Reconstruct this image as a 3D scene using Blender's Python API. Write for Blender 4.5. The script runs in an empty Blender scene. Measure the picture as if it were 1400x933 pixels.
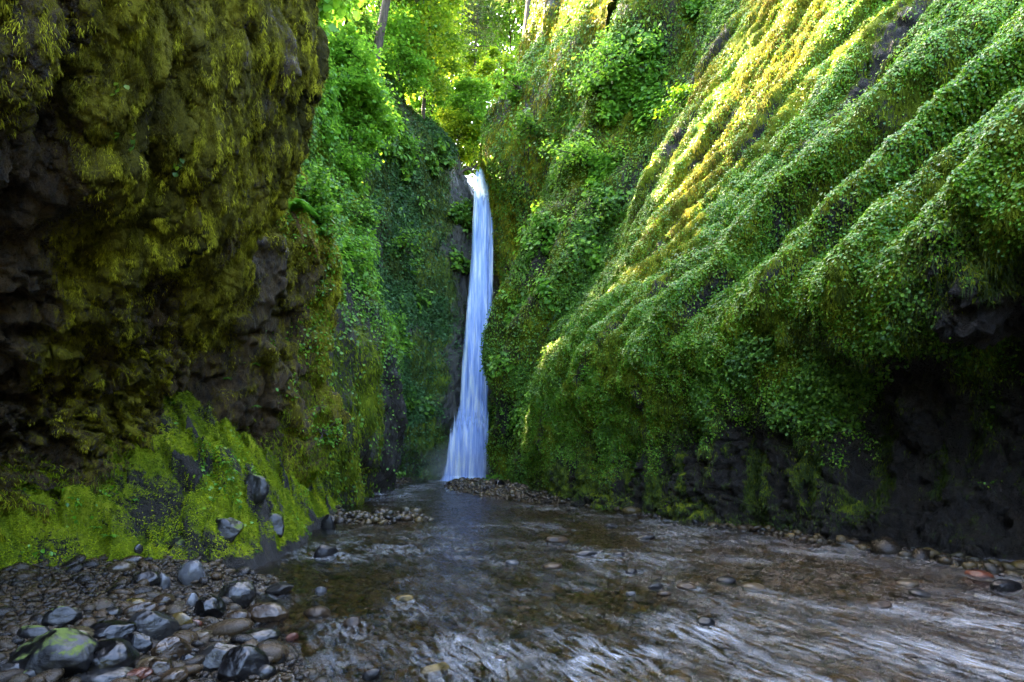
import bpy, math
import numpy as np
rng = np.random.default_rng(11)
C = bpy.context.scene.collection
FPX, HZ, CAMZ = 778.0, 625.0, 1.6
CAM = np.array([0., 0., CAMZ])

def P(px, py, d):
    return ((px-700)/FPX*d, d, CAMZ+(HZ-py)/FPX*d)

def project(p):
    d = np.maximum(p[..., 1], .3)
    return 700+p[..., 0]/d*FPX, HZ-(p[..., 2]-CAMZ)/d*FPX

# ---------------------------------------------------------------- noise
_prm = np.random.default_rng(3).permutation(256)
PERM = np.concatenate([_prm, _prm, _prm])
_g = np.random.default_rng(5).normal(size=(256, 3))
GRAD = _g/np.linalg.norm(_g, axis=1)[:, None]

def perlin(p, seed=0):
    p = np.asarray(p, float)+seed*17.31
    i = np.floor(p).astype(np.int64); f = p-i; i &= 255
    u = f*f*f*(f*(f*6-15)+10)
    def g(dx, dy, dz):
        h = PERM[PERM[PERM[(i[:, 0]+dx) & 255]+((i[:, 1]+dy) & 255)]+((i[:, 2]+dz) & 255)]
        G = GRAD[h]
        return G[:, 0]*(f[:, 0]-dx)+G[:, 1]*(f[:, 1]-dy)+G[:, 2]*(f[:, 2]-dz)
    def L(a, b, t): return a+(b-a)*t
    x00 = L(g(0,0,0), g(1,0,0), u[:, 0]); x10 = L(g(0,1,0), g(1,1,0), u[:, 0])
    x01 = L(g(0,0,1), g(1,0,1), u[:, 0]); x11 = L(g(0,1,1), g(1,1,1), u[:, 0])
    return L(L(x00, x10, u[:, 1]), L(x01, x11, u[:, 1]), u[:, 2])*1.6

def fbm(p, octv=4, seed=0, gain=.5):
    p = np.asarray(p, float); a = 1.; s = 0.; t = 0.
    for k in range(octv):
        s = s+a*perlin(p*2.03**k, seed+k*3); t += a; a *= gain
    return s/t

def billow(p, octv=3, seed=0, gain=.5):
    p = np.asarray(p, float); a = 1.; s = 0.; t = 0.
    for k in range(octv):
        s = s+a*(1-np.abs(perlin(p*2.03**k, seed+k*3))*2); t += a; a *= gain
    return s/t

def cells(p, seed=0):
    """cellular noise: distance to the nearest point, gap to the second, random value of the cell"""
    p = np.asarray(p, float); i = np.floor(p).astype(np.int64)
    R = np.random.default_rng(seed+99).random((256, 4))
    d1 = np.full(len(p), 9.); d2 = d1.copy(); v = np.zeros(len(p)); off = np.zeros((len(p), 3))
    for dx in (-1, 0, 1):
        for dy in (-1, 0, 1):
            for dz in (-1, 0, 1):
                c = i+np.array([dx, dy, dz])
                h = PERM[PERM[PERM[c[:, 0] & 255]+(c[:, 1] & 255)]+(c[:, 2] & 255)]
                o = c+R[h, :3]-p
                d = np.sqrt((o**2).sum(1))
                n = d < d1
                d2 = np.where(n, d1, np.minimum(d2, d)); v = np.where(n, R[h, 3], v)
                off = np.where(n[:, None], o, off)
                d1 = np.where(n, d, d1)
    return d1, d2-d1, v, off

def sstep(a, b, x):
    t = np.clip((x-a)/(b-a), 0, 1); return t*t*(3-2*t)

# ---------------------------------------------------------------- meshes
def mesh_obj(name, V, Fc, mat, parent=None, smooth=True, attrs=None, link=True):
    """V (n,3); Fc array (m,k) of one face size or list of such arrays"""
    V = np.asarray(V, np.float32)
    Fl = Fc if isinstance(Fc, list) else [Fc]
    me = bpy.data.meshes.new(name)
    me.vertices.add(len(V)); me.vertices.foreach_set('co', V.ravel())
    nl = sum(f.size for f in Fl); npoly = sum(len(f) for f in Fl)
    me.loops.add(nl); me.polygons.add(npoly)
    me.loops.foreach_set('vertex_index', np.concatenate([f.ravel() for f in Fl]).astype(np.int32))
    tot = np.concatenate([np.full(len(f), f.shape[1]) for f in Fl]).astype(np.int32)
    me.polygons.foreach_set('loop_start', np.concatenate([[0], np.cumsum(tot)[:-1]]).astype(np.int32))
    me.polygons.foreach_set('loop_total', tot)
    me.polygons.foreach_set('use_smooth', np.full(npoly, smooth))
    me.update(calc_edges=True)
    for k, a in (attrs or {}).items():
        a = np.asarray(a, np.float32)
        at = me.attributes.new(k, 'FLOAT', 'POINT'); at.data.foreach_set('value', a.ravel())
    if isinstance(mat, (list, tuple)):
        for m in mat: me.materials.append(m)
    else:
        me.materials.append(mat)
    o = bpy.data.objects.new(name, me)
    C.objects.link(o)
    if parent: o.parent = parent
    return o

def tag(o, label=None, cat=None, group=None, kind=None):
    if label: o['label'] = label
    if cat: o['category'] = cat
    if group: o['group'] = group
    if kind: o['kind'] = kind
    return o

def empty(name, loc, rz=0, sc=1.0):
    o = bpy.data.objects.new(name, None); C.objects.link(o)
    o.location = loc; o.rotation_euler = (0, 0, rz); o.scale = (sc, sc, sc)
    return o

def grid_faces(M, N):
    a = np.arange(M*N).reshape(M, N)
    return np.stack([a[:-1, :-1], a[:-1, 1:], a[1:, 1:], a[1:, :-1]], -1).reshape(-1, 4)

def cr_weights(n, segs):
    """Catmull-Rom weights for n control points with segs[i] samples in each span"""
    ts = []
    for i, s in enumerate(segs): ts += list(i+np.arange(s)/s)
    ts.append(n-1.0-1e-9)
    ts = np.array(ts); W = np.zeros((len(ts), n))
    for r, t in enumerate(ts):
        i = int(t); f = t-i
        w = (-.5*f+f*f-.5*f**3, 1-2.5*f*f+1.5*f**3, .5*f+2*f*f-1.5*f**3, -.5*f*f+.5*f**3)
        for k, wk in zip((i-1, i, i+1, i+2), w):
            if k < 0: W[r, 0] += 2*wk; W[r, 1] -= wk
            elif k >= n: W[r, n-1] += 2*wk; W[r, n-2] -= wk
            else: W[r, k] += wk
    return W, ts

def loft(ctrl, useg, vseg):
    """ctrl (R,Cc,3); returns grid (M,N,3) and the row / column parameter of each sample"""
    ctrl = np.asarray(ctrl, float)
    A, tv = cr_weights(ctrl.shape[0], vseg); B, tu = cr_weights(ctrl.shape[1], useg)
    return np.einsum('mr,rck,nc->mnk', A, ctrl, B), tv, tu

def grid_normals(G, flip=False):
    gu = np.gradient(G, axis=1); gv = np.gradient(G, axis=0)
    n = np.cross(gu, gv); n /= np.linalg.norm(n, axis=-1, keepdims=True)+1e-12
    return -n if flip else n

# ---------------------------------------------------------------- scatter
def scatter(G, Nn, count, dens=None, frame=(-120, 1520, -160, 1000), facing=-.25, seed=1, power=0.0):
    """random points on a grid surface, only where the photo could see it; power>0 favours near cells"""
    r = np.random.default_rng(seed)
    c = (G[:-1, :-1]+G[1:, 1:])/2
    e1 = G[:-1, 1:]-G[:-1, :-1]; e2 = G[1:, :-1]-G[:-1, :-1]
    area = np.linalg.norm(np.cross(e1, e2), axis=-1)
    n = Nn[:-1, :-1]
    px, py = project(c)
    v = CAM-c; dist = np.linalg.norm(v, axis=-1); v /= dist[..., None]
    ok = (px > frame[0]) & (px < frame[1]) & (py > frame[2]) & (py < frame[3]) & (c[..., 1] > .8)
    ok &= (n*v).sum(-1) > facing
    w = area*ok/dist**power
    if dens is not None: w = w*np.clip(dens[:-1, :-1], 0, None)
    w = w.ravel(); w /= w.sum()
    idx = r.choice(len(w), count, p=w)
    i, j = np.unravel_index(idx, area.shape)
    a = r.random((count, 1)); b = r.random((count, 1))
    p = G[i, j]*(1-a)*(1-b)+G[i, j+1]*a*(1-b)+G[i+1, j]*(1-a)*b+G[i+1, j+1]*a*b
    return p, Nn[i, j], i, j

def norm(v): return v/(np.linalg.norm(v, axis=-1, keepdims=True)+1e-9)

def leaf_mesh(p, n, size, seed=1, droop=.5, spread=.6, aspect=.75, updir=.35, lift=.02, fold=.18):
    """one small folded leaf of 6 points (two quads) per place"""
    r = np.random.default_rng(seed); N = len(p)
    size = np.asarray(size)*np.ones(N)
    bn = norm(n+np.array([0, 0, updir])+r.normal(size=(N, 3))*spread)   # blade normal
    t = r.normal(size=(N, 3))+np.array([0, 0, -droop*2])+n*.6
    t = norm(t-bn*(t*bn).sum(-1, keepdims=True)); s = np.cross(bn, t)
    L = size[:, None]; W = L*aspect*.5
    o = p+n*lift*r.random((N, 1))*1.5
    a = o; b = o+t*L*.95-bn*L*fold*.4
    m1 = o+t*L*.35+bn*L*fold*.1; 
    l1 = o+t*L*.32+s*W+bn*W*fold; r1 = o+t*L*.32-s*W+bn*W*fold
    l2 = o+t*L*.68+s*W*.72; r2 = o+t*L*.68-s*W*.72
    V = np.stack([a, l1, l2, b, r2, r1], 1).reshape(-1, 3)
    k = np.arange(N)[:, None]*6
    Fc = np.concatenate([k+np.array([0, 1, 2, 3]), k+np.array([0, 3, 4, 5])])
    return V, Fc, np.repeat(r.random(N), 6)

def strand_mesh(p, n, length, width, seed=1, out=.5, rnd=.4, grav=1.0):
    r = np.random.default_rng(seed); N = len(p)
    length = np.asarray(length)*np.ones(N)*(.5+r.random(N))
    t = norm(n*out+np.array([0, 0, -grav])+r.normal(size=(N, 3))*rnd)
    s = norm(np.cross(t, n+r.normal(size=(N, 3))*.5))*(np.asarray(width)*np.ones(N))[:, None]*.5
    L = length[:, None]
    mid = p+n*L*.12+t*L*.5; tip = p+t*L+np.array([0, 0, -1.])*L*.15*grav
    V = np.stack([p-s, p+s, mid+s*.8, tip, mid-s*.8], 1).reshape(-1, 3)
    k = np.arange(N)[:, None]*5
    Fc = [np.concatenate([k+np.array([0, 1, 2, 4])]), k+np.array([4, 2, 3])]
    return V, Fc, np.repeat(r.random(N), 5)

def join_parts(parts):
    """list of (V, faces, rnd) with one face size each -> one"""
    Vs, Fs, Rs, o = [], {}, [], 0
    for V, Fc, R in parts:
        for f in (Fc if isinstance(Fc, list) else [Fc]):
            Fs.setdefault(f.shape[1], []).append(f+o)
        Vs.append(V); Rs.append(R); o += len(V)
    return np.concatenate(Vs), [np.concatenate(v) for v in Fs.values()], np.concatenate(Rs)

def tube(path, rad, sides=8):
    path = np.asarray(path, float); rad = np.asarray(rad)*np.ones(len(path))
    T = norm(np.gradient(path, axis=0)); ref = np.array([.3, .9, .1])
    A = norm(np.cross(T, ref)); B = np.cross(T, A)
    th = np.linspace(0, 2*np.pi, sides, endpoint=False)
    V = path[:, None]+rad[:, None, None]*(np.cos(th)[None, :, None]*A[:, None]+np.sin(th)[None, :, None]*B[:, None])
    M = len(path); a = np.arange(M*sides).reshape(M, sides); b = np.roll(a, -1, 1)
    Fc = np.stack([a[:-1], b[:-1], b[1:], a[1:]], -1).reshape(-1, 4)
    return V.reshape(-1, 3), Fc, np.zeros(M*sides)
# ---------------------------------------------------------------- materials
def new_mat(name):
    m = bpy.data.materials.new(name); m.use_nodes = True
    nt = m.node_tree; nt.nodes.clear()
    return m, nt, nt.nodes, nt.links

def nd(nt, typ, **kw):
    n = nt.nodes.new(typ)
    for k, v in kw.items():
        if k.startswith('i_'):
            n.inputs[k[2:].replace('_', ' ')].default_value = v
        else: setattr(n, k, v)
    return n

def ramp(nt, fac, stops, interp='LINEAR'):
    r = nt.nodes.new('ShaderNodeValToRGB'); r.color_ramp.interpolation = interp
    e = r.color_ramp.elements
    while len(e) < len(stops): e.new(.5)
    for el, (p, c) in zip(e, stops):
        el.position = p; el.color = (*c, 1) if not isinstance(c, (int, float)) else (c, c, c, 1)
    nt.links.new(fac, r.inputs[0]); return r.outputs[0]

def noise(nt, vec, scale, detail=4, rough=.6, dist=0):
    n = nd(nt, 'ShaderNodeTexNoise'); n.inputs['Scale'].default_value = scale
    n.inputs['Detail'].default_value = detail; n.inputs['Roughness'].default_value = rough
    n.inputs['Distortion'].default_value = dist
    nt.links.new(vec, n.inputs['Vector']); return n.outputs['Fac']

def math_(nt, op, a, b=None, clamp=False):
    n = nt.nodes.new('ShaderNodeMath'); n.operation = op; n.use_clamp = clamp
    for i, x in enumerate((a, b)):
        if x is None: continue
        if isinstance(x, (int, float)): n.inputs[i].default_value = x
        else: nt.links.new(x, n.inputs[i])
    return n.outputs[0]

def mix(nt, fac, a, b):
    n = nt.nodes.new('ShaderNodeMix'); n.data_type = 'RGBA'
    if isinstance(fac, (int, float)): n.inputs[0].default_value = fac
    else: nt.links.new(fac, n.inputs[0])
    for k, x in ((6, a), (7, b)):
        if isinstance(x, tuple): n.inputs[k].default_value = (*x, 1)
        else: nt.links.new(x, n.inputs[k])
    return n.outputs[2]

def scaled(nt, vec, s):
    m = nt.nodes.new('ShaderNodeMapping'); m.inputs['Scale'].default_value = s
    nt.links.new(vec, m.inputs[0]); return m.outputs[0]

def attr(nt, name):
    a = nt.nodes.new('ShaderNodeAttribute'); a.attribute_name = name; return a.outputs['Fac']

def finish(m, nt, bsdf):
    o = nt.nodes.new('ShaderNodeOutputMaterial'); nt.links.new(bsdf, o.inputs[0]); return m

def cliff_mat(name, rock_a, rock_b, moss_cols, fine=1.0, wet=.3, rspec=.32, bump=.9, stretch=.35):
    m, nt, N, Lk = new_mat(name)
    co = nt.nodes.new('ShaderNodeTexCoord').outputs['Object']
    sv = scaled(nt, co, (1, 1, stretch))
    n1 = noise(nt, sv, 14*fine, 6, .7); n2 = noise(nt, sv, 3.2*fine, 5, .6, .4); n3 = noise(nt, co, 45*fine, 4, .75)
    n4 = noise(nt, co, .9, 4, .6)
    mo = attr(nt, 'moss')
    f = math_(nt, 'ADD', mo, math_(nt, 'MULTIPLY', math_(nt, 'SUBTRACT', n1, .5), 1.5))
    f = math_(nt, 'ADD', f, math_(nt, 'MULTIPLY', math_(nt, 'SUBTRACT', n3, .5), .8))
    fac = ramp(nt, f, [(.36, 0.), (.58, 1.)])
    rock = mix(nt, ramp(nt, math_(nt, 'ADD', math_(nt, 'MULTIPLY', n1, .6), math_(nt, 'MULTIPLY', n2, .4)), [(.38, 0.), (.64, 1.)]), rock_a, rock_b)
    h = math_(nt, 'ADD', math_(nt, 'MULTIPLY', n2, .4), math_(nt, 'MULTIPLY', n3, .35))
    h = math_(nt, 'ADD', h, math_(nt, 'MULTIPLY', n4, .3))
    h = math_(nt, 'ADD', h, math_(nt, 'MULTIPLY', math_(nt, 'SUBTRACT', attr(nt, 'hue'), .5), .42))
    k = len(moss_cols)
    moss = ramp(nt, h, [(.3+.42*i/(k-1), c) for i, c in enumerate(moss_cols)])
    col = mix(nt, fac, rock, moss)
    b = nd(nt, 'ShaderNodeBsdfPrincipled')
    Lk.new(col, b.inputs['Base Color'])
    rr = nt.nodes.new('ShaderNodeMix'); Lk.new(fac, rr.inputs[0]); Lk.new(ramp(nt, n3, [(.4, wet*.6), (.62, .75)]), rr.inputs[2]); rr.inputs[3].default_value = .95
    Lk.new(rr.outputs[0], b.inputs['Roughness'])
    Lk.new(ramp(nt, fac, [(0., rspec), (.6, .1)]), b.inputs['Specular IOR Level'])
    hh = math_(nt, 'ADD', math_(nt, 'MULTIPLY', n1, 1.), math_(nt, 'MULTIPLY', n3, .5))
    bp = nd(nt, 'ShaderNodeBump'); bp.inputs['Strength'].default_value = bump; bp.inputs['Distance'].default_value = .09
    Lk.new(hh, bp.inputs['Height']); Lk.new(bp.outputs[0], b.inputs['Normal'])
    return finish(m, nt, b.outputs[0])

def leaf_mat(name, cols, rough=.38, trans=.35, spec=.4, ramp_attr='rnd'):
    m, nt, N, Lk = new_mat(name)
    k = len(cols)
    col = ramp(nt, attr(nt, ramp_attr), [(i/(k-1), c) for i, c in enumerate(cols)])
    b = nd(nt, 'ShaderNodeBsdfPrincipled'); Lk.new(col, b.inputs['Base Color'])
    b.inputs['Roughness'].default_value = rough; b.inputs['Specular IOR Level'].default_value = spec
    if trans > 0:
        t = nt.nodes.new('ShaderNodeBsdfTranslucent')
        hs = nd(nt, 'ShaderNodeHueSaturation'); hs.inputs['Value'].default_value = 1.7; hs.inputs['Hue'].default_value = .485
        Lk.new(col, hs.inputs['Color']); Lk.new(hs.outputs[0], t.inputs[0])
        mx = nt.nodes.new('ShaderNodeMixShader'); mx.inputs[0].default_value = trans
        Lk.new(b.outputs[0], mx.inputs[1]); Lk.new(t.outputs[0], mx.inputs[2])
        return finish(m, nt, mx.outputs[0])
    return finish(m, nt, b.outputs[0])

ROCK_A, ROCK_B = (.005, .004, .003), (.022, .016, .010)
M = {}
M['cliff_left'] = cliff_mat('olive_moss_rock', (.010, .006, .003), (.09, .052, .016),
    [(.022, .020, .005), (.07, .062, .008), (.16, .14, .012), (.26, .24, .02)], stretch=.3)
M['cliff_green'] = cliff_mat('green_moss_rock', ROCK_A, ROCK_B,
    [(.015, .022, .003), (.045, .07, .005), (.10, .13, .007), (.20, .22, .010)], stretch=.4, wet=.22, rspec=.38)
M['cliff_far'] = cliff_mat('far_green_rock', (.02, .022, .022), (.05, .045, .035),
    [(.02, .035, .005), (.06, .10, .010), (.12, .17, .012), (.2, .24, .02)], fine=.5, bump=.8)
M['bank'] = cliff_mat('bank_moss_rock', (.008, .007, .006), (.035, .030, .025),
    [(.03, .045, .005), (.10, .14, .008), (.20, .24, .012), (.32, .34, .02)], stretch=1., wet=.25)
M['ivy'] = leaf_mat('ivy_leaf', [(.02, .07, .005), (.055, .16, .007), (.09, .27, .010), (.16, .25, .015), (.19, .42, .012)], rough=.36, spec=.45)
M['far_leaf'] = leaf_mat('wall_leaf_far', [(.025, .07, .012), (.06, .15, .018), (.10, .23, .02), (.18, .34, .02)], rough=.5)
M['shade_leaf'] = leaf_mat('shade_leaf', [(.015, .045, .015), (.03, .085, .025), (.05, .13, .03), (.08, .19, .04)], rough=.5, trans=.25)  # darker, bluer copy of the wall leaf; shade put into its colour
M['shade_moss'] = leaf_mat('shade_moss', [(.012, .02, .008), (.03, .05, .014), (.06, .09, .02), (.11, .15, .025)], rough=.8, trans=.2, spec=.1)  # darker moss copy for shaded walls; shade put into its colour
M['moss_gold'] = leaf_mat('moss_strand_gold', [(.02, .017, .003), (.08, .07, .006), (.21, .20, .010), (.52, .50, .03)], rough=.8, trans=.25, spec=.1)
M['moss_green'] = leaf_mat('moss_strand_green', [(.015, .025, .003), (.055, .085, .005), (.13, .17, .008), (.26, .29, .012)], rough=.8, trans=.25, spec=.1)
M['moss_bright'] = leaf_mat('moss_strand_bright', [(.03, .05, .004), (.09, .14, .006), (.21, .27, .009), (.40, .44, .014)], rough=.8, trans=.3, spec=.1)
M['maple'] = leaf_mat('maple_leaf', [(.04, .12, .012), (.075, .20, .015), (.12, .29, .02), (.20, .38, .03)], rough=.5, trans=.5)
M['yellowleaf'] = leaf_mat('spring_leaf', [(.04, .10, .006), (.09, .18, .008), (.17, .25, .010), (.28, .32, .02)], rough=.5, trans=.55)
SHADE = [(-10, 28, 17, 25, 2.5), (-10.6, 24.4, 17, 24, 3), (-10.2, 20.5, 17, 24, 3), (-10, 16, 17, 24, 3.2), (-9.5, 11.5, 17, 24, 3.2), (-9, 7, 17, 22, 3.4), (-13, 26, 20, 22, 3.5)]
# ---------------------------------------------------------------- cliffs
def profile_wall(cols, zs, useg, vseg, zmap=None):
    """cols: list of (X, Y, nx, ny, [offset per z]); offset is horizontal, along (nx,ny)"""
    ctrl = np.zeros((len(zs), len(cols), 3))
    for c, (X, Y, nx, ny, offs) in enumerate(cols):
        l = math.hypot(nx, ny)
        for r, z in enumerate(zs):
            ctrl[r, c] = (X+nx/l*offs[r], Y+ny/l*offs[r], zmap(Y, z) if zmap else z)
    return loft(ctrl, useg, vseg)

CL = {}
def cliff(key, name, G, flip, disp, mat, moss, hue, label, mid=None):
    sh = G.shape[:2]
    for d in (disp if isinstance(disp, list) else [disp]):
        Nn = grid_normals(G, flip)
        h = d(G.reshape(-1, 3), Nn.reshape(-1, 3)).reshape(sh)
        G = G+Nn*h[..., None]
    Nn = grid_normals(G, flip)
    ms = moss(G, Nn); hu = hue(G, Nn)
    o = mesh_obj(name, G.reshape(-1, 3), grid_faces(*sh), mat, attrs={'moss': ms.ravel(), 'hue': hu.ravel()})
    tag(o, label, 'cliff', kind='structure')
    CL[key] = (G, Nn, ms)
    return o

def fl(x): return np.asarray(x).reshape(-1, 3)
def const(v): return lambda G, Nn: np.full(G.shape[:2], float(v))

# --- right main wall (H)
zH = [-.8, 0, .8, 1.8, 2.8, 3.8, 5, 7, 9.5, 13, 17, 21, 26, 34]
def offH(rec, lean, bul=0):
    return [rec*.5, rec*.6, rec*.9, rec*1.15, rec*.95, .3*rec-bul, .3*lean-bul*.6, 1.55*lean, 3.0*lean, 4.9*lean, 6.9*lean, 8.9*lean, 11.*lean, 14*lean]
ridge = [.1, 0, 0, .05, .15, .4, .95, 2.25, 3.95, 5.3, 7.2, 9.6, 12.5, 16]
colsH = [(9, -26, 1, .1, offH(.3, 1)), (8.2, -14, 1, .1, offH(.3, 1)), (7.9, -5, 1, .1, offH(.4, 1)), (7.8, 1, 1, .15, offH(.7, .95)), (7.4, 4.5, 1, .25, offH(1.7, .95, .3)),
         (6.7, 7.5, 1, .35, offH(1.9, .95, .4)), (6.1, 9.6, 1, .4, offH(1.2, .95, .2)), (4.9, 12.4, 1, .42, offH(.6, 1, .05)), (3.6, 15.2, 1, .4, offH(.4, 1, 0)),
         (2.1, 18.2, 1, .35, offH(.45, 1)), (1.0, 20.8, 1, .15, [a*.4+b*.6 for a, b in zip(offH(.25, 1), ridge)]), (.55, 22.8, 1, 0, ridge), (1.0, 24.4, 1, -.1, ridge), (2.4, 25.8, 1, -.1, ridge), (6, 27.5, 1, 0, ridge), (12, 29, 1, 0, ridge)]
G, tv, tu = profile_wall(colsH, zH, [6, 8, 20, 50, 70, 70, 80, 80, 70, 60, 45, 40, 30, 16, 8], [6, 22, 30, 30, 30, 34, 50, 56, 66, 60, 50, 24, 12],
                         lambda Y, z: z if z < 9 else 9+(z-9)*float(np.interp(Y, [6, 15], [.3, 1])))
def phase(p):
    q = p[:, 1]+.62*p[:, 2]; w = fbm(p*[.12, .12, .12], 3, 4)*1.5
    ph = q*.30+w*.4+.3*perlin(np.stack([q*.12, p[:, 2]*.1, p[:, 0]*0], 1), 6)
    return ph-np.floor(ph)
def crease(p):
    f = phase(p); return np.exp(-((f-.02)/.07)**2)+np.exp(-((f-1.0)/.05)**2)
def dH1(p, n):
    q = p[:, 1]+.62*p[:, 2]                      # constant along the slanting gullies
    w = fbm(p*[.12, .12, .12], 3, 4)*1.5
    up = sstep(2.5, 5, p[:, 2])
    f = phase(p)
    saw = np.where(f > .1, 1-(f-.1)/.9, f/.1)
    m = np.clip(.45+fbm(np.stack([q*.25, p[:, 2]*.16, p[:, 0]*0], 1), 2, 16)*1.3, .05, 1.25)
    r2 = np.abs(perlin(np.stack([q*1.0+w*1.3, p[:, 2]*.10, p[:, 0]*0], 1), 13)); r3 = np.abs(perlin(np.stack([q*2.3+w*2, p[:, 2]*.2, p[:, 0]*0], 1), 14))
    far = sstep(13, 18, p[:, 1])
    d = (saw-.5)*1.35*m*up*(1-.65*far)+(r2*2-.5)*.3*up+(r3*2-.5)*.13*up
    return d+fbm(p*.45, 3, 21)*(.45-.25*far)+fbm(p*1.1, 2, 22)*.16
def lowH(p, a=1.8, b=3.6):
    tongue = perlin(np.stack([p[:, 1]*.9, p[:, 0]*.9, p[:, 2]*.12], 1), 33)*1.3
    return 1-sstep(a, b, p[:, 2]+tongue+sstep(12, 20, p[:, 1])*.9-1.5*sstep(13, 8, p[:, 1]))
def dH2(p, n):
    low = lowH(p)
    v = perlin(p*[1.1, 1.1, .22], 31); j = fbm(p*[2.2, 2.2, 1.2]+fbm(p*.8, 2, 6)[:, None], 5, 32, .62)
    c1, c2, cv, co = cells(p*[1.6, 1.6, 1.9]+fbm(p*2., 3, 5)[:, None]*1.2, 4)
    return low*(v*.5+j*.5+(cv-.5)*.22-.25+np.abs(perlin(p*[5, 5, 2.6]+j[:, None], 71))*.16)+(1-low)*billow(p*[1.5, 1.5, 1.1], 3, 41)*.16+fbm(p*[6, 6, 4.5], 3, 51)*.08
def dH3(p, n):
    return billow(p*[4., 4., 3.2], 3, 61, .6)*.07*(1-.8*lowH(p))+np.abs(perlin(p*[14, 14, 9], 3))*.03+lowH(p)*(fbm(p*[11, 11, 8], 3, 8)*.05)
def mossH(G, Nn):
    p = fl(G); low = lowH(p, 1.4, 3.4)
    hang = sstep(.0, .45, perlin(p*[1.9, 1.9, .25], 31)+fbm(p*[3, 3, 2], 3, 12)*.4+sstep(12, 19, p[:, 1])*.3)*sstep(.1, .8, p[:, 2])*(.1+.5*sstep(7, 15, p[:, 1]))
    base = .72-.7*low+hang*low+.25*Nn.reshape(-1, 3)[:, 2]+fbm(p*.8, 3, 77)*.3
    edge = sstep(.9, .2, p[:, 2])*sstep(10, 14, p[:, 1])*.35
    return (base+edge-.45*crease(p)*sstep(-.2, .3, fbm(p*.5, 2, 44))).reshape(G.shape[:2])  # bare dark rock in the gullies deepens their shade by colour
def hueH(G, Nn):
    p = fl(G); return (.5+fbm(p*.35, 3, 5)*.8).reshape(G.shape[:2])
cliff('H', 'cliff', G, True, [dH1, dH2, dH3], M['cliff_green'], mossH, hueH,
      'large leaning right-hand cliff covered in ivy with a dark undercut along the river')

# --- left overhanging wall (A)
zA = [-.8, 0, .7, 1.5, 2.3, 3.0, 3.8, 4.6, 5.5, 6.5, 8.2, 11, 15, 20, 30]
nose = [-5.9, -5.7, -5.5, -5.25, -4.95, -4.55, -4.0, -3.45, -3.05, -2.82, -2.7, -2.75, -3.2, -4, -6]
nearp = [-6.3, -6.3, -6.4, -6.5, -6.4, -5.9, -5.1, -4.2, -3.8, -3.65, -3.6, -3.7, -4, -4.6, -6]
def oA(f, sh=0): return [a*(1-f)+b*f+sh-.42*f for a, b in zip(nearp, nose)]
colsA = [(0, -26, 1, 0, oA(0, -3)), (0, -14, 1, 0, oA(0, -2)), (0, -5, 1, 0, oA(0, -1.2)), (0, 0, 1, 0, oA(0, -.6)), (0, 2.5, 1, 0, oA(0, -.2)), (0, 4.2, 1, 0, oA(.1)), (0, 5.6, 1, 0, oA(.4)),
         (0, 6.9, 1, 0, oA(.75)), (0, 8.0, 1, 0, oA(1, .02)), (0, 8.8, 1, 0, oA(1, -.25)), (0, 9.4, 1, 0, oA(1, -1.3)), (0, 9.8, 1, 0, oA(1, -3)), (0, 10.2, 1, 0, oA(1, -7))]
G, tv, tu = profile_wall(colsA, zA, [6, 6, 16, 60, 120, 120, 110, 100, 60, 36, 20, 10], [6, 26, 34, 36, 44, 50, 56, 60, 60, 80, 60, 20, 10, 8], lambda Y, z: z if z < 10 else 10+(z-10)*.35)
def dA1(p, n):
    w = fbm(p*.35, 3, 4)*1.2
    r = np.abs(perlin(np.stack([p[:, 1]*.75+w, p[:, 2]*.16, p[:, 0]*.1], 1), 19))
    low = 1-sstep(2.2, 4.2, p[:, 2])
    c1, c2, cv, co = cells(p*[1.1, 1.1, 1.3]+w[:, None]*.4, 7)
    return (r*2-.5)*.34*(1-low*.6)+low*((cv-.5)*.7*sstep(0, .12, c2))+fbm(p*.9, 3, 5)*.22
def dA2(p, n):
    up = sstep(2.2, 4.6, p[:, 2])
    r = np.abs(perlin(np.stack([p[:, 1]*2.6, p[:, 2]*.55, p[:, 0]*1.5], 1), 23))
    c1, c2, cv, co = cells(p*[2.9, 2.9, 3.3]+fbm(p*2, 2, 3)[:, None]*.5, 8)
    return up*(r*2-.5)*.18+(1-up)*((cv-.5)*.32*sstep(0, .15, c2)+(co[:, 2]*.9+co[:, 1]*.6)*.25)+billow(p*[3.5, 3.5, 1.5], 3, 43)*(.03+.08*up)
def dA3(p, n):
    up = sstep(2.6, 4.8, p[:, 2]); c1, c2, cv, co = cells(p*[6.5, 6.5, 8]+fbm(p*3, 2, 3)[:, None]*.5, 28)
    return billow(p*[9, 9, 2.6], 3, 63, .65)*.07*up+(1-up)*((cv-.5)*.07+(co[:, 2]*.8+co[:, 1]*.5)*.07)+np.abs(perlin(p*[24, 24, 7], 3))*.035
def mossA(G, Nn):
    p = fl(G); px, py = project(p)
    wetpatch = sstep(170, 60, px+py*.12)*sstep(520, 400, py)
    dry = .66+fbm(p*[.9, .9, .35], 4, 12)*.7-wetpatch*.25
    low = 1-sstep(2.6, 4.6, p[:, 2]+fbm(p*.7, 2, 3)+.7*sstep(5.5, 3.5, p[:, 1]))
    foot = sstep(1.3, .4, p[:, 2])
    return (dry-low*.30*(1-foot)+foot*.3).reshape(G.shape[:2])
def hueA(G, Nn):
    p = fl(G); px, py = project(p)
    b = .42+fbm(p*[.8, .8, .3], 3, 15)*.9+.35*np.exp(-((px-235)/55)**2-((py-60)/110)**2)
    return b.reshape(G.shape[:2])
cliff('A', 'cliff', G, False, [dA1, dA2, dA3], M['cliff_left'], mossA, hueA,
      'overhanging olive and brown mossy cliff in the left foreground')

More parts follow.
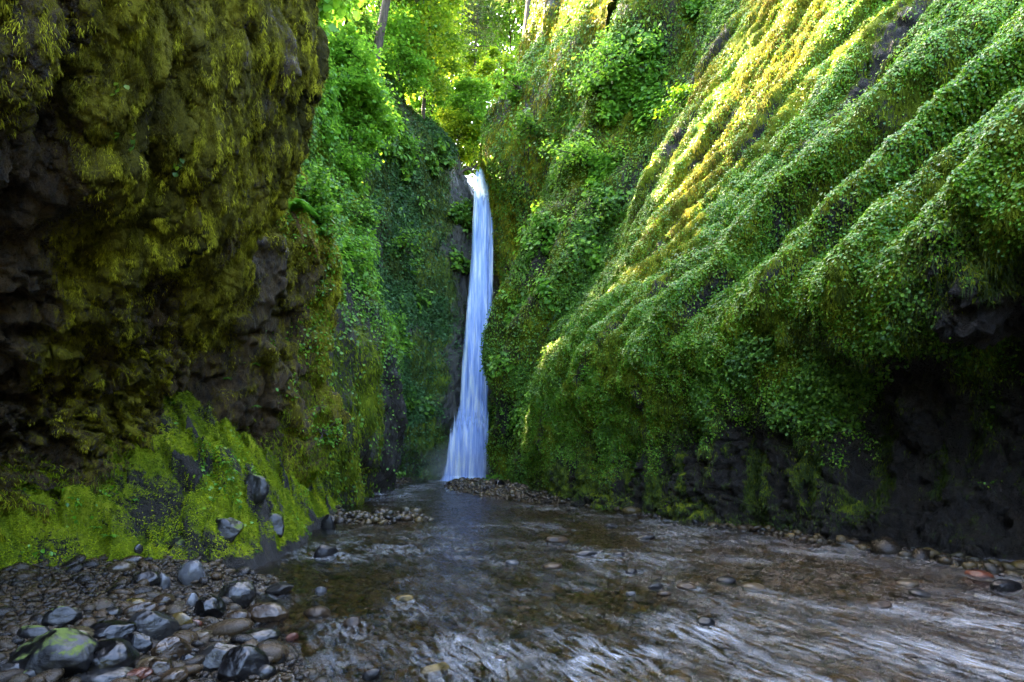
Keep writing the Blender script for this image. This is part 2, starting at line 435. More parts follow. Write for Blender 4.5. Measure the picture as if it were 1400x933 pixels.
# --- left middle buttress with the fern shelf (B)
zB = [-.8, 0, .8, 1.6, 2.4, 3.4, 4.4, 5.4, 6.3, 7.0, 7.6, 8.3, 9.3, 12]
endB = [-5.4, -5.3, -5.1, -4.8, -4.45, -4.65, -4.72, -4.55, -4.3, -4.35, -4.7, -5.3, -6.0, -8]
nrB = [-6.9, -6.8, -6.7, -6.5, -6.1, -5.5, -5.1, -4.8, -4.7, -4.9, -5.3, -5.8, -6.5, -8.5]
def oB(f, sh=0): return [a*(1-f)+b*f+sh for a, b in zip(nrB, endB)]
colsB = [(0, 7.6, 1, 0, oB(0, -.6)), (0, 8.8, 1, 0, oB(0, -.15)), (0, 10, 1, 0, oB(.15)), (0, 11.4, 1, 0, oB(.45)), (0, 12.8, 1, 0, oB(.8)), (0, 13.9, 1, 0, oB(1)), (0, 14.7, 1, 0, oB(1, -.25)),
         (0, 15.3, 1, 0, oB(1, -1.2)), (0, 15.8, 1, 0, oB(1, -3.5)), (0, 16, 1, 0, oB(1, -8))]
G, tv, tu = profile_wall(colsB, zB, [36, 50, 64, 64, 56, 40, 30, 20, 8], [4, 20, 22, 24, 28, 28, 28, 26, 22, 20, 20, 20, 10])
def dB1(p, n):
    c1, c2, cv, co = cells(p*[.9, .9, .75]+fbm(p*.8, 2, 5)[:, None]*.5, 17)
    return (cv-.5)*.55*sstep(0, .15, c2)+fbm(p*.7, 3, 15)*.35
def dB2(p, n):
    c1, c2, cv, co = cells(p*[2.4, 2.4, 2.9]+fbm(p*2, 2, 3)[:, None]*.6, 18)
    return (cv-.5)*.2*sstep(0, .12, c2)+billow(p*[3, 3, 2.], 3, 47)*.07+fbm(p*9, 3, 2)*.04
cliff('B', 'cliff', G, False, [dB1, dB2], M['cliff_left'],
      lambda G, Nn: (.30+fbm(fl(G)*.8, 3, 9)*.7+.4*sstep(5.0, 7, fl(G)[:, 2])+.35*sstep(1.2, .4, fl(G)[:, 2])+.3*sstep(12.5, 14.2, fl(G)[:, 1])).reshape(G.shape[:2]),
      lambda G, Nn: (.5+fbm(fl(G)*.6, 3, 19)*.7).reshape(G.shape[:2]),
      'brown rocky buttress with a fern on its shelf, behind the overhanging left cliff')

# --- left far wall (D)
zD = [-1, 0, 1.5, 3, 5, 7, 9, 11, 13, 15.5, 18, 21, 24, 30]
endD = [-6.4, -6.2, -5.9, -5.7, -5.65, -6.1, -6.9, -7.7, -8.4, -8.6, -9.1, -10.3, -12, -16]
nrD = [-6.6, -6.4, -6.3, -6.3, -6.4, -6.6, -7.0, -7.5, -8.0, -8.2, -8.6, -9.5, -11, -15]
def oD(f, sh=0): return [a*(1-f)+b*f+sh for a, b in zip(nrD, endD)]
colsD = [(0, 11.2, 1, 0, oD(0, -.9)), (0, 15, 1, 0, oD(0, 0)), (0, 18, 1, 0, oD(0, .3)), (0, 21, 1, 0, oD(.2, .4)), (0, 24, 1, 0, oD(.5, .25)), (0, 27, 1, 0, oD(.85, .1)), (0, 29.3, 1, 0, oD(1)), (0, 30.8, 1, 0, oD(1, -.35)),
         (0, 32, 1, 0, oD(1, -1.6)), (0, 33, 1, 0, oD(1, -4)), (0, 34, 1, 0, oD(1, -9))]
G, tv, tu = profile_wall(colsD, zD, [16, 30, 40, 44, 44, 40, 28, 20, 12, 6], [4, 16, 18, 24, 24, 24, 24, 24, 28, 26, 26, 20, 10])
def dD1(p, n):
    r = np.abs(perlin(np.stack([p[:, 1]*.35+fbm(p*.2, 2, 4), p[:, 2]*.08, p[:, 0]*.05], 1), 29))
    return (r*2-.5)*.8+fbm(p*.4, 3, 25)*.5
def dD2(p, n):
    return billow(p*[1.1, 1.1, .7], 3, 57)*.18+fbm(p*[4, 4, 2.5], 3, 2)*.10
cliff('D', 'cliff', G, False, [dD1, dD2], M['cliff_green'],
      lambda G, Nn: (.42+fbm(fl(G)*.5, 3, 9)*.6+.35*sstep(7, 12, fl(G)[:, 2])-.45*sstep(9, 6, fl(G)[:, 2])*sstep(22, 26, fl(G)[:, 1])).reshape(G.shape[:2]),
      lambda G, Nn: (.55+fbm(fl(G)*.4, 3, 19)*.7).reshape(G.shape[:2]),
      'mossy cliff on the left between the rocky buttress and the waterfall basin')

# --- back wall beside the fall (E)
zE = [-1, 0, 2, 4, 7, 10, 13, 16, 19, 21.6, 23.5, 26, 29, 33]
# columns are given by (px, depth) at the base and shift with height
colE = []
def eX(px, d): return (px-700)/FPX*d
tops = {}
colsE = []
for (px, d, lean, topx) in [(440, 33, 1.2, 0), (490, 35, 1.2, 0), (530, 37.5, 1.5, 0), (570, 39.5, 1.8, 0), (605, 41, 2.2, 0), (630, 41.8, 2.2, -.3), (648, 42.9, .6, -1.0), (662, 43.0, .3, -1.3), (690, 42.9, .3, -1.0)]:
    colsE.append((px, d, lean, topx))
ctrl = np.zeros((len(zE), len(colsE), 3))
for c, (px, d, lean, tx) in enumerate(colsE):
    for r, z in enumerate(zE):
        t = max(0, z-2)/20
        X = eX(px, d); Y = d-.6*math.sin(min(1, max(0, z/9))*math.pi)*1.0+lean*max(0, t-.3)*1.2
        ctrl[r, c] = (X, Y, z)
# lower the lip where the stream leaves, and let the shoulder fall towards it
lip = {0: 29.5, 1: 28.5, 2: 27.8, 3: 27.6, 4: 26.6, 5: 24.0, 6: 21.6, 7: 21.5, 8: 21.6}
for c in lip:
    top = lip[c]
    for r, z in enumerate(zE):
        zz = z if z < 16 else 16+(z-16)*(top-16)/(33-16)
        ctrl[r, c, 2] = zz
        ctrl[r, c, 1] += max(0, (zz-(top-5))/5)**2*2.5*(1, 1, 1, 1, .8, .5, .25, .1, .1)[c]
# roll the top over backwards
extra = ctrl[-1:].copy(); extra[..., 1] += 3; extra[..., 2] += .4
extra2 = ctrl[-1:].copy(); extra2[..., 1] += 9; extra2[..., 2] += .6
ctrl = np.concatenate([ctrl, extra, extra2])
G, tv, tu = loft(ctrl, [24, 34, 36, 34, 30, 26, 18, 14], [4, 16, 18, 26, 26, 26, 26, 26, 24, 20, 22, 22, 20, 20, 10])
def dE1(p, n): return fbm(p*[.3, .3, .22], 4, 35)*1.1*sstep(-2.0, -5, p[:, 0])+fbm(p*.8, 2, 3)*.25
def dE2(p, n): return billow(p*[.9, .9, .6], 3, 67)*.2+fbm(p*[3, 3, 2], 3, 2)*.13
cliff('E', 'cliff', G, False, [dE1, dE2], M['cliff_far'],
      lambda G, Nn: (.55+fbm(fl(G)*.35, 4, 9)*.8-.55*sstep(-5.2, -3.6, fl(G)[:, 0])).reshape(G.shape[:2]),
      lambda G, Nn: (.45+fbm(fl(G)*.3, 3, 19)*.8).reshape(G.shape[:2]),
      'green back wall of the gorge to the left of the waterfall')

# --- right pinnacle behind the fall (F)
zF = [-1, 0, 3, 6, 9, 12, 15, 18, 20.5, 22.5, 24.2, 25.8, 28, 31, 36]
edF = [-1.3, -1.3, -1.3, -1.0, -.75, -.55, -.6, -.9, -1.6, -1.9, -1.75, -1.3, -.1, .9, 2]
colsF = [(0, 45.5, 1, 0, [e+3 for e in edF]), (0, 43.5, 1, 0, [e+.9 for e in edF]), (0, 41.9, 1, 0, edF), (0, 40.2, 1, 0, [e+.15 for e in edF]), (0, 38.6, 1, 0, [e+.9 for e in edF]), (0, 37, 1, 0, [e+2.1 for e in edF]), (0, 35, 1, 0, [e+3.6 for e in edF]), (0, 32.5, 1, 0, [e+5 for e in edF]), (0, 30, 1, 0, [e+7 for e in edF])]
G, tv, tu = profile_wall(colsF, zF, [10, 20, 26, 30, 30, 30, 26, 20], [4, 14, 20, 20, 20, 22, 22, 22, 20, 20, 22, 26, 24, 14])
cliff('F', 'cliff', G, False, [lambda p, n: fbm(p*[.4, .4, .18], 4, 38)*1.0, dE2], M['cliff_far'],
      lambda G, Nn: (.6+fbm(fl(G)*.4, 4, 9)*.7).reshape(G.shape[:2]),
      lambda G, Nn: (.5+fbm(fl(G)*.3, 3, 29)*.8).reshape(G.shape[:2]),
      'narrow rock pinnacle rising directly to the right of the waterfall')

# --- right far wall (G)
zG = [-1, 0, 1.5, 3, 4.5, 7, 9.5, 11.5, 14, 16, 19.5, 24, 28, 34]
edG = [-1.2, -1.2, -1.1, -1.0, -.7, -.65, .1, .55, 1.2, 2.0, 3.1, 4.3, 5.6, 8]
def oG(sh): return [e+sh for e in edG]
colsG = [(0, 38.5, 1, 0, oG(7)), (0, 37, 1, 0, oG(3.2)), (0, 35.6, 1, 0, oG(1.0)), (0, 34, 1, 0, oG(.3)), (0, 32.2, 1, 0, oG(.7)), (0, 30.4, 1, 0, oG(1.1)), (0, 28.6, 1, 0, oG(2.1)), (0, 26.8, 1, 0, oG(4.4)), (0, 25, 1, 0, oG(5.2)), (0, 22.5, 1, 0, oG(8)), (0, 20, 1, 0, oG(11))]
G, tv, tu = profile_wall(colsG, zG, [8, 20, 30, 36, 40, 40, 40, 36, 24, 10], [4, 18, 20, 20, 28, 28, 26, 30, 28, 36, 40, 36, 20])
def dG1(p, n):
    q = p[:, 1]+.3*p[:, 2]
    r = np.abs(perlin(np.stack([q*.36+.23+fbm(p*.15, 2, 4)*.8, p[:, 2]*.05, p[:, 0]*0], 1), 39))
    r2 = np.abs(perlin(np.stack([q*.9+fbm(p*.15, 2, 4), p[:, 2]*.08, p[:, 0]*0], 1), 49))
    return (r*2.2-.55)*1.25+(r2*2-.5)*.35+fbm(p*.4, 3, 45)*.4+.95*np.exp(-((q-35.3)/.75)**2)*sstep(5, 9, p[:, 2])-.5*np.exp(-((q-37.2)/.8)**2)*sstep(5, 9, p[:, 2])
cliff('G', 'cliff', G, False, [dG1, dD2], M['cliff_green'],
      lambda G, Nn: (.5+fbm(fl(G)*.5, 3, 9)*.6).reshape(G.shape[:2]),
      lambda G, Nn: (.5+fbm(fl(G)*.4, 3, 49)*.8).reshape(G.shape[:2]),
      'fluted green cliff between the ivy-covered right cliff and the waterfall')

# --- unseen wall added behind the viewer to cut light from there
ctrl = [[(x, y, z) for (x, y) in ((-16, -20), (-8, -25), (0, -27), (8, -25), (16, -20))] for z in (-1, 4, 8, 12)]
G, tv, tu = loft(ctrl, [12]*4, [10]*3)
cliff('back', 'cliff', G, True, [lambda p, n: fbm(p*.3, 3, 3)*1.2], M['cliff_green'], const(.6), const(.5), 'unseen gorge wall added behind the viewpoint to cut light from there')
# ---------------------------------------------------------------- ground, river
def interp(x, xs, ys): return np.interp(x, xs, ys)
def shore(Y): return interp(Y, [-30, 0, 4, 5.5, 7.5, 9, 11, 13.5, 19, 30, 45], [-2.4, -1.2, -1.45, -2.25, -3.1, -3.7, -4.15, -4.5, -5.8, -6.2, -7])
def shoreR(Y): return interp(Y, [-30, 4, 7.5, 9.6, 12.4, 15.2, 18.2, 20.8, 22.8, 34, 45], [8, 7.2, 6.3, 5.7, 4.6, 3.4, 2.0, .9, .3, -2., -2])
def bedz(X, Y, fine=True):
    p = np.stack([X, Y, X*0], 1)
    z = np.full(len(X), -.20)+fbm(p*.7, 3, 3)*.10
    z -= .12*np.exp(-((X-1.5)/2.5)**2)
    s = shore(Y)-X+fbm(p*.9, 3, 55)*.9
    z = np.maximum(z, -.05+.30*sstep(-.3, 1.6, s)-.2*sstep(.5, -.3, s)+np.clip(s, 0, 6)*.03+fbm(p*1.2, 2, 5)*.05)
    sr = X-shoreR(Y)
    z = np.maximum(z, -.24+.22*sstep(-.3, .7, sr)+fbm(p*1.5, 2, 15)*.05)
    # upstream gravel bar, right of the little rapid
    bx = interp(Y, [17, 18.5, 20, 22.6, 26, 31, 35, 38], [3.2, 2.2, 1.0, -1.0, -2.6, -3.8, -4.0, -1])
    z = np.maximum(z, -.25+.45*sstep(-.6, .9, X-bx)*sstep(17.0, 20, Y)*sstep(38.5, 36, Y)+fbm(p*.9, 3, 25)*.07)
    # low bar on the left side
    e = ((X+3.5)/1.75)**2+((Y-14.8)/1.5)**2
    z = np.maximum(z, -.2+.26*sstep(1.25, .2, e)+fbm(p*2, 2, 35)*.04)
    if fine: z = z+fbm(p*5, 3, 45)*.018
    return z
gx = np.concatenate([np.linspace(-16, -7, 20), np.linspace(-6.9, 7.6, 420), np.linspace(8, 16, 20)])
gy = np.concatenate([np.linspace(-30, 2, 40), 2.05+(np.linspace(0, 1, 620)**1.6)*44])
XX, YY = np.meshgrid(gx, gy)
ZB = bedz(XX.ravel(), YY.ravel()).reshape(XX.shape)
BED = np.stack([XX, YY, ZB], -1); BEDN = grid_normals(BED)

m, nt, N, Lk = new_mat('bed_gravel')
co_ = nt.nodes.new('ShaderNodeTexCoord').outputs['Object']
dv = nt.nodes.new('ShaderNodeVectorMath'); dv.operation = 'ADD'
nz = nd(nt, 'ShaderNodeTexNoise'); nz.inputs['Scale'].default_value = 6; Lk.new(co_, nz.inputs['Vector'])
sc_ = nt.nodes.new('ShaderNodeVectorMath'); sc_.operation = 'SCALE'; sc_.inputs['Scale'].default_value = .05
Lk.new(nz.outputs['Color'], sc_.inputs[0]); Lk.new(co_, dv.inputs[0]); Lk.new(sc_.outputs[0], dv.inputs[1])
vo = nd(nt, 'ShaderNodeTexVoronoi'); vo.inputs['Scale'].default_value = 13; Lk.new(dv.outputs[0], vo.inputs['Vector'])
vo2 = nd(nt, 'ShaderNodeTexVoronoi'); vo2.inputs['Scale'].default_value = 34; Lk.new(dv.outputs[0], vo2.inputs['Vector'])
sp = nt.nodes.new('ShaderNodeSeparateColor'); Lk.new(vo.outputs['Color'], sp.inputs[0])
sp2 = nt.nodes.new('ShaderNodeSeparateColor'); Lk.new(vo2.outputs['Color'], sp2.inputs[0])
PEB = [(.006, .005, .004), (.014, .010, .007), (.028, .019, .009), (.045, .026, .011), (.022, .021, .012), (.085, .056, .018), (.034, .029, .023)]
c1 = ramp(nt, sp.outputs[0], [(i/6, c) for i, c in enumerate(PEB)]); c2 = ramp(nt, sp2.outputs[1], [(i/6, c) for i, c in enumerate(PEB)])
col = mix(nt, .5, c1, c2)
b = nd(nt, 'ShaderNodeBsdfPrincipled'); Lk.new(col, b.inputs['Base Color']); b.inputs['Roughness'].default_value = .35
bp = nd(nt, 'ShaderNodeBump'); bp.inputs['Strength'].default_value = .8; bp.inputs['Distance'].default_value = .03; bp.invert = True
hh = math_(nt, 'ADD', vo.outputs['Distance'], math_(nt, 'MULTIPLY', vo2.outputs['Distance'], .6)); Lk.new(hh, bp.inputs['Height']); Lk.new(bp.outputs[0], b.inputs['Normal'])
M['bed'] = finish(m, nt, b.outputs[0])
o = mesh_obj('riverbed', BED.reshape(-1, 3), grid_faces(*XX.shape), M['bed'])
tag(o, 'brown pebbly riverbed under the shallow stream', 'riverbed', kind='structure')

# wet stone material shared by all rocks, tinted by attributes of each rock
def stone_mat(name, cols, rough=(.18, .5), scale=1.0, spec=.55, attr_name='rnd', moss=None):
    m, nt, N, Lk = new_mat(name)
    co_ = nt.nodes.new('ShaderNodeTexCoord').outputs['Object']
    k = len(cols)
    c = ramp(nt, attr(nt, attr_name), [(i/(k-1), x) for i, x in enumerate(cols)])
    n1 = noise(nt, co_, 18*scale, 6, .7, .8); n2 = noise(nt, scaled(nt, co_, (1, 1, 3)), 40*scale, 5, .7)
    hs = nd(nt, 'ShaderNodeHueSaturation'); Lk.new(c, hs.inputs['Color'])
    Lk.new(math_(nt, 'ADD', math_(nt, 'MULTIPLY', n1, 1.9), .05), hs.inputs['Value'])
    col = hs.outputs[0]
    b = nd(nt, 'ShaderNodeBsdfPrincipled')
    rg = ramp(nt, n1, [(.35, rough[0]), (.7, rough[1])])
    if moss:
        g = nt.nodes.new('ShaderNodeNewGeometry'); sx = nt.nodes.new('ShaderNodeSeparateXYZ'); Lk.new(g.outputs['Normal'], sx.inputs[0])
        f = math_(nt, 'ADD', sx.outputs[2], math_(nt, 'MULTIPLY', math_(nt, 'SUBTRACT', n1, .5), 2.2))
        fac = ramp(nt, f, [(moss, 0.), (moss+.2, 1.)])
        col = mix(nt, fac, col, mix(nt, n2, (.03, .05, .006), (.12, .15, .012)))
        mr = nt.nodes.new('ShaderNodeMix'); Lk.new(fac, mr.inputs[0]); Lk.new(rg, mr.inputs[2]); mr.inputs[3].default_value = .9; rg = mr.outputs[0]
    Lk.new(col, b.inputs['Base Color']); Lk.new(rg, b.inputs['Roughness'])
    b.inputs['Specular IOR Level'].default_value = spec
    bp = nd(nt, 'ShaderNodeBump'); bp.inputs['Strength'].default_value = .5; bp.inputs['Distance'].default_value = .02
    Lk.new(math_(nt, 'ADD', n1, math_(nt, 'MULTIPLY', n2, .5)), bp.inputs['Height']); Lk.new(bp.outputs[0], b.inputs['Normal'])
    return finish(m, nt, b.outputs[0])
M['pebble'] = stone_mat('wet_pebbles', PEB, (.12, .5), 1.5, spec=.35)

# --- pebbles and gravel
import bmesh
def ico(sub):
    bm = bmesh.new(); bmesh.ops.create_icosphere(bm, subdivisions=sub, radius=1)
    V = np.array([v.co[:] for v in bm.verts]); Fc = np.array([[v.index for v in f.verts] for f in bm.faces]); bm.free()
    return V, Fc
ICO = {s: ico(s) for s in (1, 2, 3, 4, 5)}
def pebbles(p, size, seed, sub=2):
    r = np.random.default_rng(seed); V, Fc = ICO[sub]; N = len(p)
    size = np.asarray(size)*np.ones(N)
    sc3 = np.stack([.7+.6*r.random(N), .6+.4*r.random(N), .35+.35*r.random(N)], 1)*size[:, None]*.5
    an = r.random(N)*6.283; c, s = np.cos(an), np.sin(an)
    ph = r.random((N, 3))*6
    W = V[None]*(1+.16*np.sin(V[None]*2.7+ph[:, None]))       # uneven outline
    W = W*sc3[:, None]
    tl = r.normal(size=(N, 2))*.2
    x = W[..., 0]*c[:, None]-W[..., 1]*s[:, None]; y = W[..., 0]*s[:, None]+W[..., 1]*c[:, None]
    z = W[..., 2]+x*tl[:, :1]+y*tl[:, 1:]
    out = np.stack([x, y, z], -1)+p[:, None]
    k = np.arange(N)[:, None, None]*len(V)
    return out.reshape(-1, 3), (Fc[None]+k).reshape(-1, 3), np.repeat(r.random(N), len(V))
def gsc(n, dens, seed, power, frame=(-60, 1460, 0, 1000)):
    return scatter(BED, BEDN, n, dens, frame=frame, facing=-1, seed=seed, power=power)[0]
inside = (XX > shore(YY)-3.2) & (XX < shoreR(YY)+1.2) & (YY < 40)
r_ = np.random.default_rng(4)
p = gsc(17000, inside*(ZB < -.03), 5, 1.9); s_ = np.exp(r_.normal(size=len(p))*.42)*.075
V, Fc, R = pebbles(p+np.array([0, 0, .0])+np.array([0, 0, 1])*s_[:, None]*.1, s_, 1, 2)
tag(mesh_obj('riverbed_pebbles', V, Fc, M['pebble'], attrs={'rnd': R}), 'rounded brown and grey pebbles covering the bed under the water', 'pebbles', kind='stuff')
dry = inside*(ZB > -.05)
near = dry*(YY < 12)*(XX < 0)
p = gsc(15000, near*1., 6, 1.1); s_ = np.exp(r_.normal(size=len(p))*.62)*.034
V, Fc, R = pebbles(p+np.array([0, 0, 1])*s_[:, None]*.15, s_, 2, 2); R = R*.62
tag(mesh_obj('bank_gravel', V, Fc, M['pebble'], attrs={'rnd': R}), 'wet brown gravel of the left foreground bank', 'gravel', kind='stuff')
p = gsc(7000, dry*((YY > 12) | (XX > 0)), 7, .9); s_ = np.exp(r_.normal(size=len(p))*.5)*.13
V, Fc, R = pebbles(p+np.array([0, 0, 1])*s_[:, None]*.15, s_, 3, 1)
tag(mesh_obj('bar_gravel', V, Fc, M['pebble'], attrs={'rnd': R}), 'wet cobbles of the gravel bars before the waterfall and along the right cliff foot', 'gravel', kind='stuff')

# --- mossy bank of tumbled rock at the foot of the left wall
def foot(Y): return interp(Y, [4, 6, 6.8, 7.3, 7.8, 9, 11, 13, 16, 20, 24], [-6.2, -5.7, -5.1, -4.3, -3.65, -3.7, -3.95, -4.35, -4.95, -5.75, -6.3])
bx = np.linspace(-8.2, -3.1, 420); by = np.linspace(4.5, 23, 760)
BX, BY = np.meshgrid(bx, by)
def bankz(X, Y):
    p = np.stack([X, Y, X*0], 1)
    s = foot(Y+fbm(p*.9, 2, 4)*.5)-X+fbm(p*1.3, 3, 14)*.25
    h = -.3+.35*sstep(-.15, .1, s)+np.clip(s, 0, 1.5)*.5*sstep(8, 7, Y)+.6*sstep(0, 1.1, s)*sstep(7.2, 8.4, Y)*sstep(22, 11, Y)+np.clip(s, 0, 3)*(.28+.72*sstep(7.2, 9, Y))*sstep(24, 15, Y)
    h += .35*np.exp(-((X+4.15)/.45)**2-((Y-8.8)/.8)**2)
    c1, c2, cv, co = cells(np.stack([X*2.2+Y*.5, Y*1.7, h*2.2], 1)+fbm(p*1.3, 2, 24)[:, None]*.4, 31)
    on = sstep(0, .35, s)
    h += on*((cv-.5)*.3+(co[:, 0]*.20+co[:, 1]*.16)*(.4+cv)-.10*sstep(.10, 0, c2))
    c1, c2, cv2, co = cells(np.stack([X*4, Y*3.2, h*0], 1)+fbm(p*3, 2, 24)[:, None]*.3, 33)
    h += on*((cv2-.5)*.09+(co[:, 0]*.09-co[:, 1]*.06)-.03*sstep(.1, 0, c2))
    return h+fbm(p*8, 3, 5)*.03+billow(p*3.2, 3, 5)*.06, cv, s
bz, bcv, bs = bankz(BX.ravel(), BY.ravel())
BANK = np.stack([BX, BY, bz.reshape(BX.shape)], -1); BN = grid_normals(BANK)
p = fl(BANK)
bm_ = (.62+fbm(p*1.1, 3, 6)*.8+.35*(BN.reshape(-1, 3)[:, 2]-.5)-.55*(bcv > .84)*sstep(7.5, 8.5, p[:, 1])+.2*sstep(7.5, 6, p[:, 1])-1.2*sstep(.25, .02, p[:, 2])).reshape(BX.shape)
o = mesh_obj('mossy_bank', p, grid_faces(*BX.shape), M['bank'], attrs={'moss': bm_.ravel(), 'hue': .5+fbm(p*.8, 3, 8)*.8})
tag(o, 'bank of tumbled angular rock under bright yellow-green moss at the foot of the left cliff', 'bank', kind='structure')
CL['bank'] = (BANK, BN, bm_)
# forest floor above the gorge
tx = np.linspace(-60, 60, 120); ty = np.linspace(47, 165, 100); TX, TY = np.meshgrid(tx, ty)
p = np.stack([TX.ravel(), TY.ravel(), TX.ravel()*0], 1)
TZ = 21.2+np.clip(np.abs(TX.ravel()+2.0)-1.2, 0, 30)*np.where(TX.ravel() < -2, .22, .6)+(TY.ravel()-42)*.12+fbm(p*.15, 3, 3)*1.5
o = mesh_obj('hillside', np.stack([p[:, 0], p[:, 1], TZ], 1), grid_faces(*TX.shape), M['cliff_far'], attrs={'moss': p[:, 0]*0+.8, 'hue': p[:, 0]*0+.5})
tag(o, 'wooded hillside above the waterfall', 'hillside', kind='structure')
gb = np.array([[-900, -900, -3], [900, -900, -3], [900, 900, -3], [-900, 900, -3.]])
tag(mesh_obj('ground', gb, np.array([[0, 1, 2, 3]]), M['bed']), kind='structure')
# cliff-top plateaus on both sides are the tops of the cliff meshes themselves
# ---------------------------------------------------------------- waterfall
m, nt, N, Lk = new_mat('falling_water')
cx = nt.nodes.new('ShaderNodeCombineXYZ'); Lk.new(attr(nt, 'across'), cx.inputs[0]); Lk.new(attr(nt, 'down'), cx.inputs[1]); Lk.new(attr(nt, 'layer'), cx.inputs[2])
n1 = noise(nt, scaled(nt, cx.outputs[0], (3.2, .22, 1)), 1, 5, .65, .3); n2 = noise(nt, scaled(nt, cx.outputs[0], (11, .5, 1)), 1, 3, .6, .2)
n3 = noise(nt, scaled(nt, cx.outputs[0], (2.5, 1.6, 1)), 1, 4, .6, .6)
col = ramp(nt, math_(nt, 'ADD', math_(nt, 'MULTIPLY', n1, .6), math_(nt, 'MULTIPLY', n2, .4)), [(.35, (.20, .31, .68)), (.5, (.42, .56, .92)), (.60, (.85, .92, 1.))])  # blue of the skylight put into the water colour
d = nt.nodes.new('ShaderNodeBsdfDiffuse'); Lk.new(col, d.inputs[0])
t = nt.nodes.new('ShaderNodeBsdfTranslucent'); Lk.new(col, t.inputs[0])
a1 = nt.nodes.new('ShaderNodeMixShader'); a1.inputs[0].default_value = .3; Lk.new(d.outputs[0], a1.inputs[1]); Lk.new(t.outputs[0], a1.inputs[2])
tr = nt.nodes.new('ShaderNodeBsdfTransparent')
al_ = math_(nt, 'MULTIPLY', attr(nt, 'cover'), 1.0)
al_ = math_(nt, 'ADD', al_, math_(nt, 'MULTIPLY', math_(nt, 'SUBTRACT', n1, .5), .9))
al_ = math_(nt, 'ADD', al_, math_(nt, 'MULTIPLY', math_(nt, 'SUBTRACT', n2, .5), .35))
al_ = math_(nt, 'MULTIPLY', ramp(nt, al_, [(.0, 0.), (.5, 1.)]), .96)
mx = nt.nodes.new('ShaderNodeMixShader'); Lk.new(al_, mx.inputs[0]); Lk.new(tr.outputs[0], mx.inputs[1]); Lk.new(a1.outputs[0], mx.inputs[2])
M['fall'] = finish(m, nt, mx.outputs[0])
FE = np.array([  # py, left px, right px, depth
    [233, 650, 668, 42.6], [237, 648, 669, 41.6], [250, 646.5, 670, 41.3], [300, 644, 672.5, 41.1], [350, 641.5, 672, 40.9], [400, 638, 671, 40.7], [450, 633, 669, 40.5], [500, 629, 667, 40.3], [550, 626, 665, 40.1],
    [575, 621, 666, 39.9], [600, 616, 666, 39.6], [630, 612, 664, 39.2], [650, 608, 664, 38.9], [661, 602, 664, 38.5]])
def fall_sheet(name, py0, py1, parent, shrink=1.0, dz=0., nu=60, nv=260, layer=0., bulge=.5, cov=1.0, sh=0.):
    py = np.linspace(py0, py1, nv); L = np.interp(py, FE[:, 0], FE[:, 1]); R = np.interp(py, FE[:, 0], FE[:, 2]); D = np.interp(py, FE[:, 0], FE[:, 3])
    Cc = (L+R)/2; Hf = (R-L)/2*shrink*1.14
    u = np.linspace(-1, 1, nu)
    U, Vv = np.meshgrid(u, np.arange(nv))
    PX = Cc[Vv]+(U+sh)*Hf[Vv]+2.5; PY = py[Vv]; D0 = D[Vv]
    X = (PX-700)/FPX*D0; Z = CAMZ+(HZ-PY)/FPX*D0
    Y = D0-bulge*(1-U**2)-dz
    nn = fbm(np.stack([X.ravel()*3.2, Z.ravel()*.18, X.ravel()*0+layer], 1), 3, 7)*.22
    Y = Y+nn.reshape(X.shape)
    cover = np.clip((1-np.abs(U))*2.0, 0, 1)*cov-.35*sstep(.75, 1, np.abs(U))
    cover *= sstep(py0-1, py0+(2 if py0 < 240 else 40), PY+6*np.sin(PX*.9))
    o = mesh_obj(name, np.stack([X, Y, Z], -1).reshape(-1, 3), grid_faces(nv, nu), M['fall'], parent, attrs={'across': X.ravel(), 'down': Z.ravel(), 'layer': X.ravel()*0+layer, 'cover': cover.ravel()})
    return o
wf = empty('waterfall', P(635, 657, 39))
tag(wf, 'tall narrow bluish-white waterfall dropping into the head of the gorge', 'waterfall')
def under(o, par):
    o.parent = par; o.matrix_parent_inverse = par.matrix_world.inverted() if False else __import__('mathutils').Matrix.Translation(-par.location)
    return o
for nm, a in (('main_fall', dict(py0=233, py1=659)), ('veil', dict(py0=262, py1=659, shrink=.86, dz=.25, layer=5., cov=.75, sh=-.1)), ('lower_cascade', dict(py0=566, py1=661, shrink=1.06, dz=.55, layer=9., cov=.9, bulge=.7, sh=-.06))):
    under(fall_sheet(nm, a.pop('py0'), a.pop('py1'), None, **a), wf)
# spray around the foot of the fall
m, nt, N, Lk = new_mat('spray')
co_ = nt.nodes.new('ShaderNodeTexCoord').outputs['Object']
ln = nt.nodes.new('ShaderNodeVectorMath'); ln.operation = 'LENGTH'; Lk.new(co_, ln.inputs[0])
dn = math_(nt, 'MULTIPLY', ramp(nt, ln.outputs['Value'], [(0., 1.), (.35, .45), (1., 0.)]), ramp(nt, noise(nt, co_, 2.2, 3, .6), [(.3, .15), (.7, 1.)]))
pv = nt.nodes.new('ShaderNodeVolumePrincipled'); pv.inputs['Color'].default_value = (.95, .97, 1, 1); pv.inputs['Anisotropy'].default_value = .2
Lk.new(math_(nt, 'MULTIPLY', dn, 1.0), pv.inputs['Density'])
o_ = nt.nodes.new('ShaderNodeOutputMaterial'); Lk.new(pv.outputs[0], o_.inputs['Volume']); M['spray'] = m
V, Fc = ICO[3]
o = mesh_obj('mist', V, Fc, M['spray']); o.location = P(628, 640, 38.2); o.scale = (3.0, 1.7, 2.0)
tag(o, 'thin cloud of spray at the foot of the waterfall', 'spray', kind='stuff')
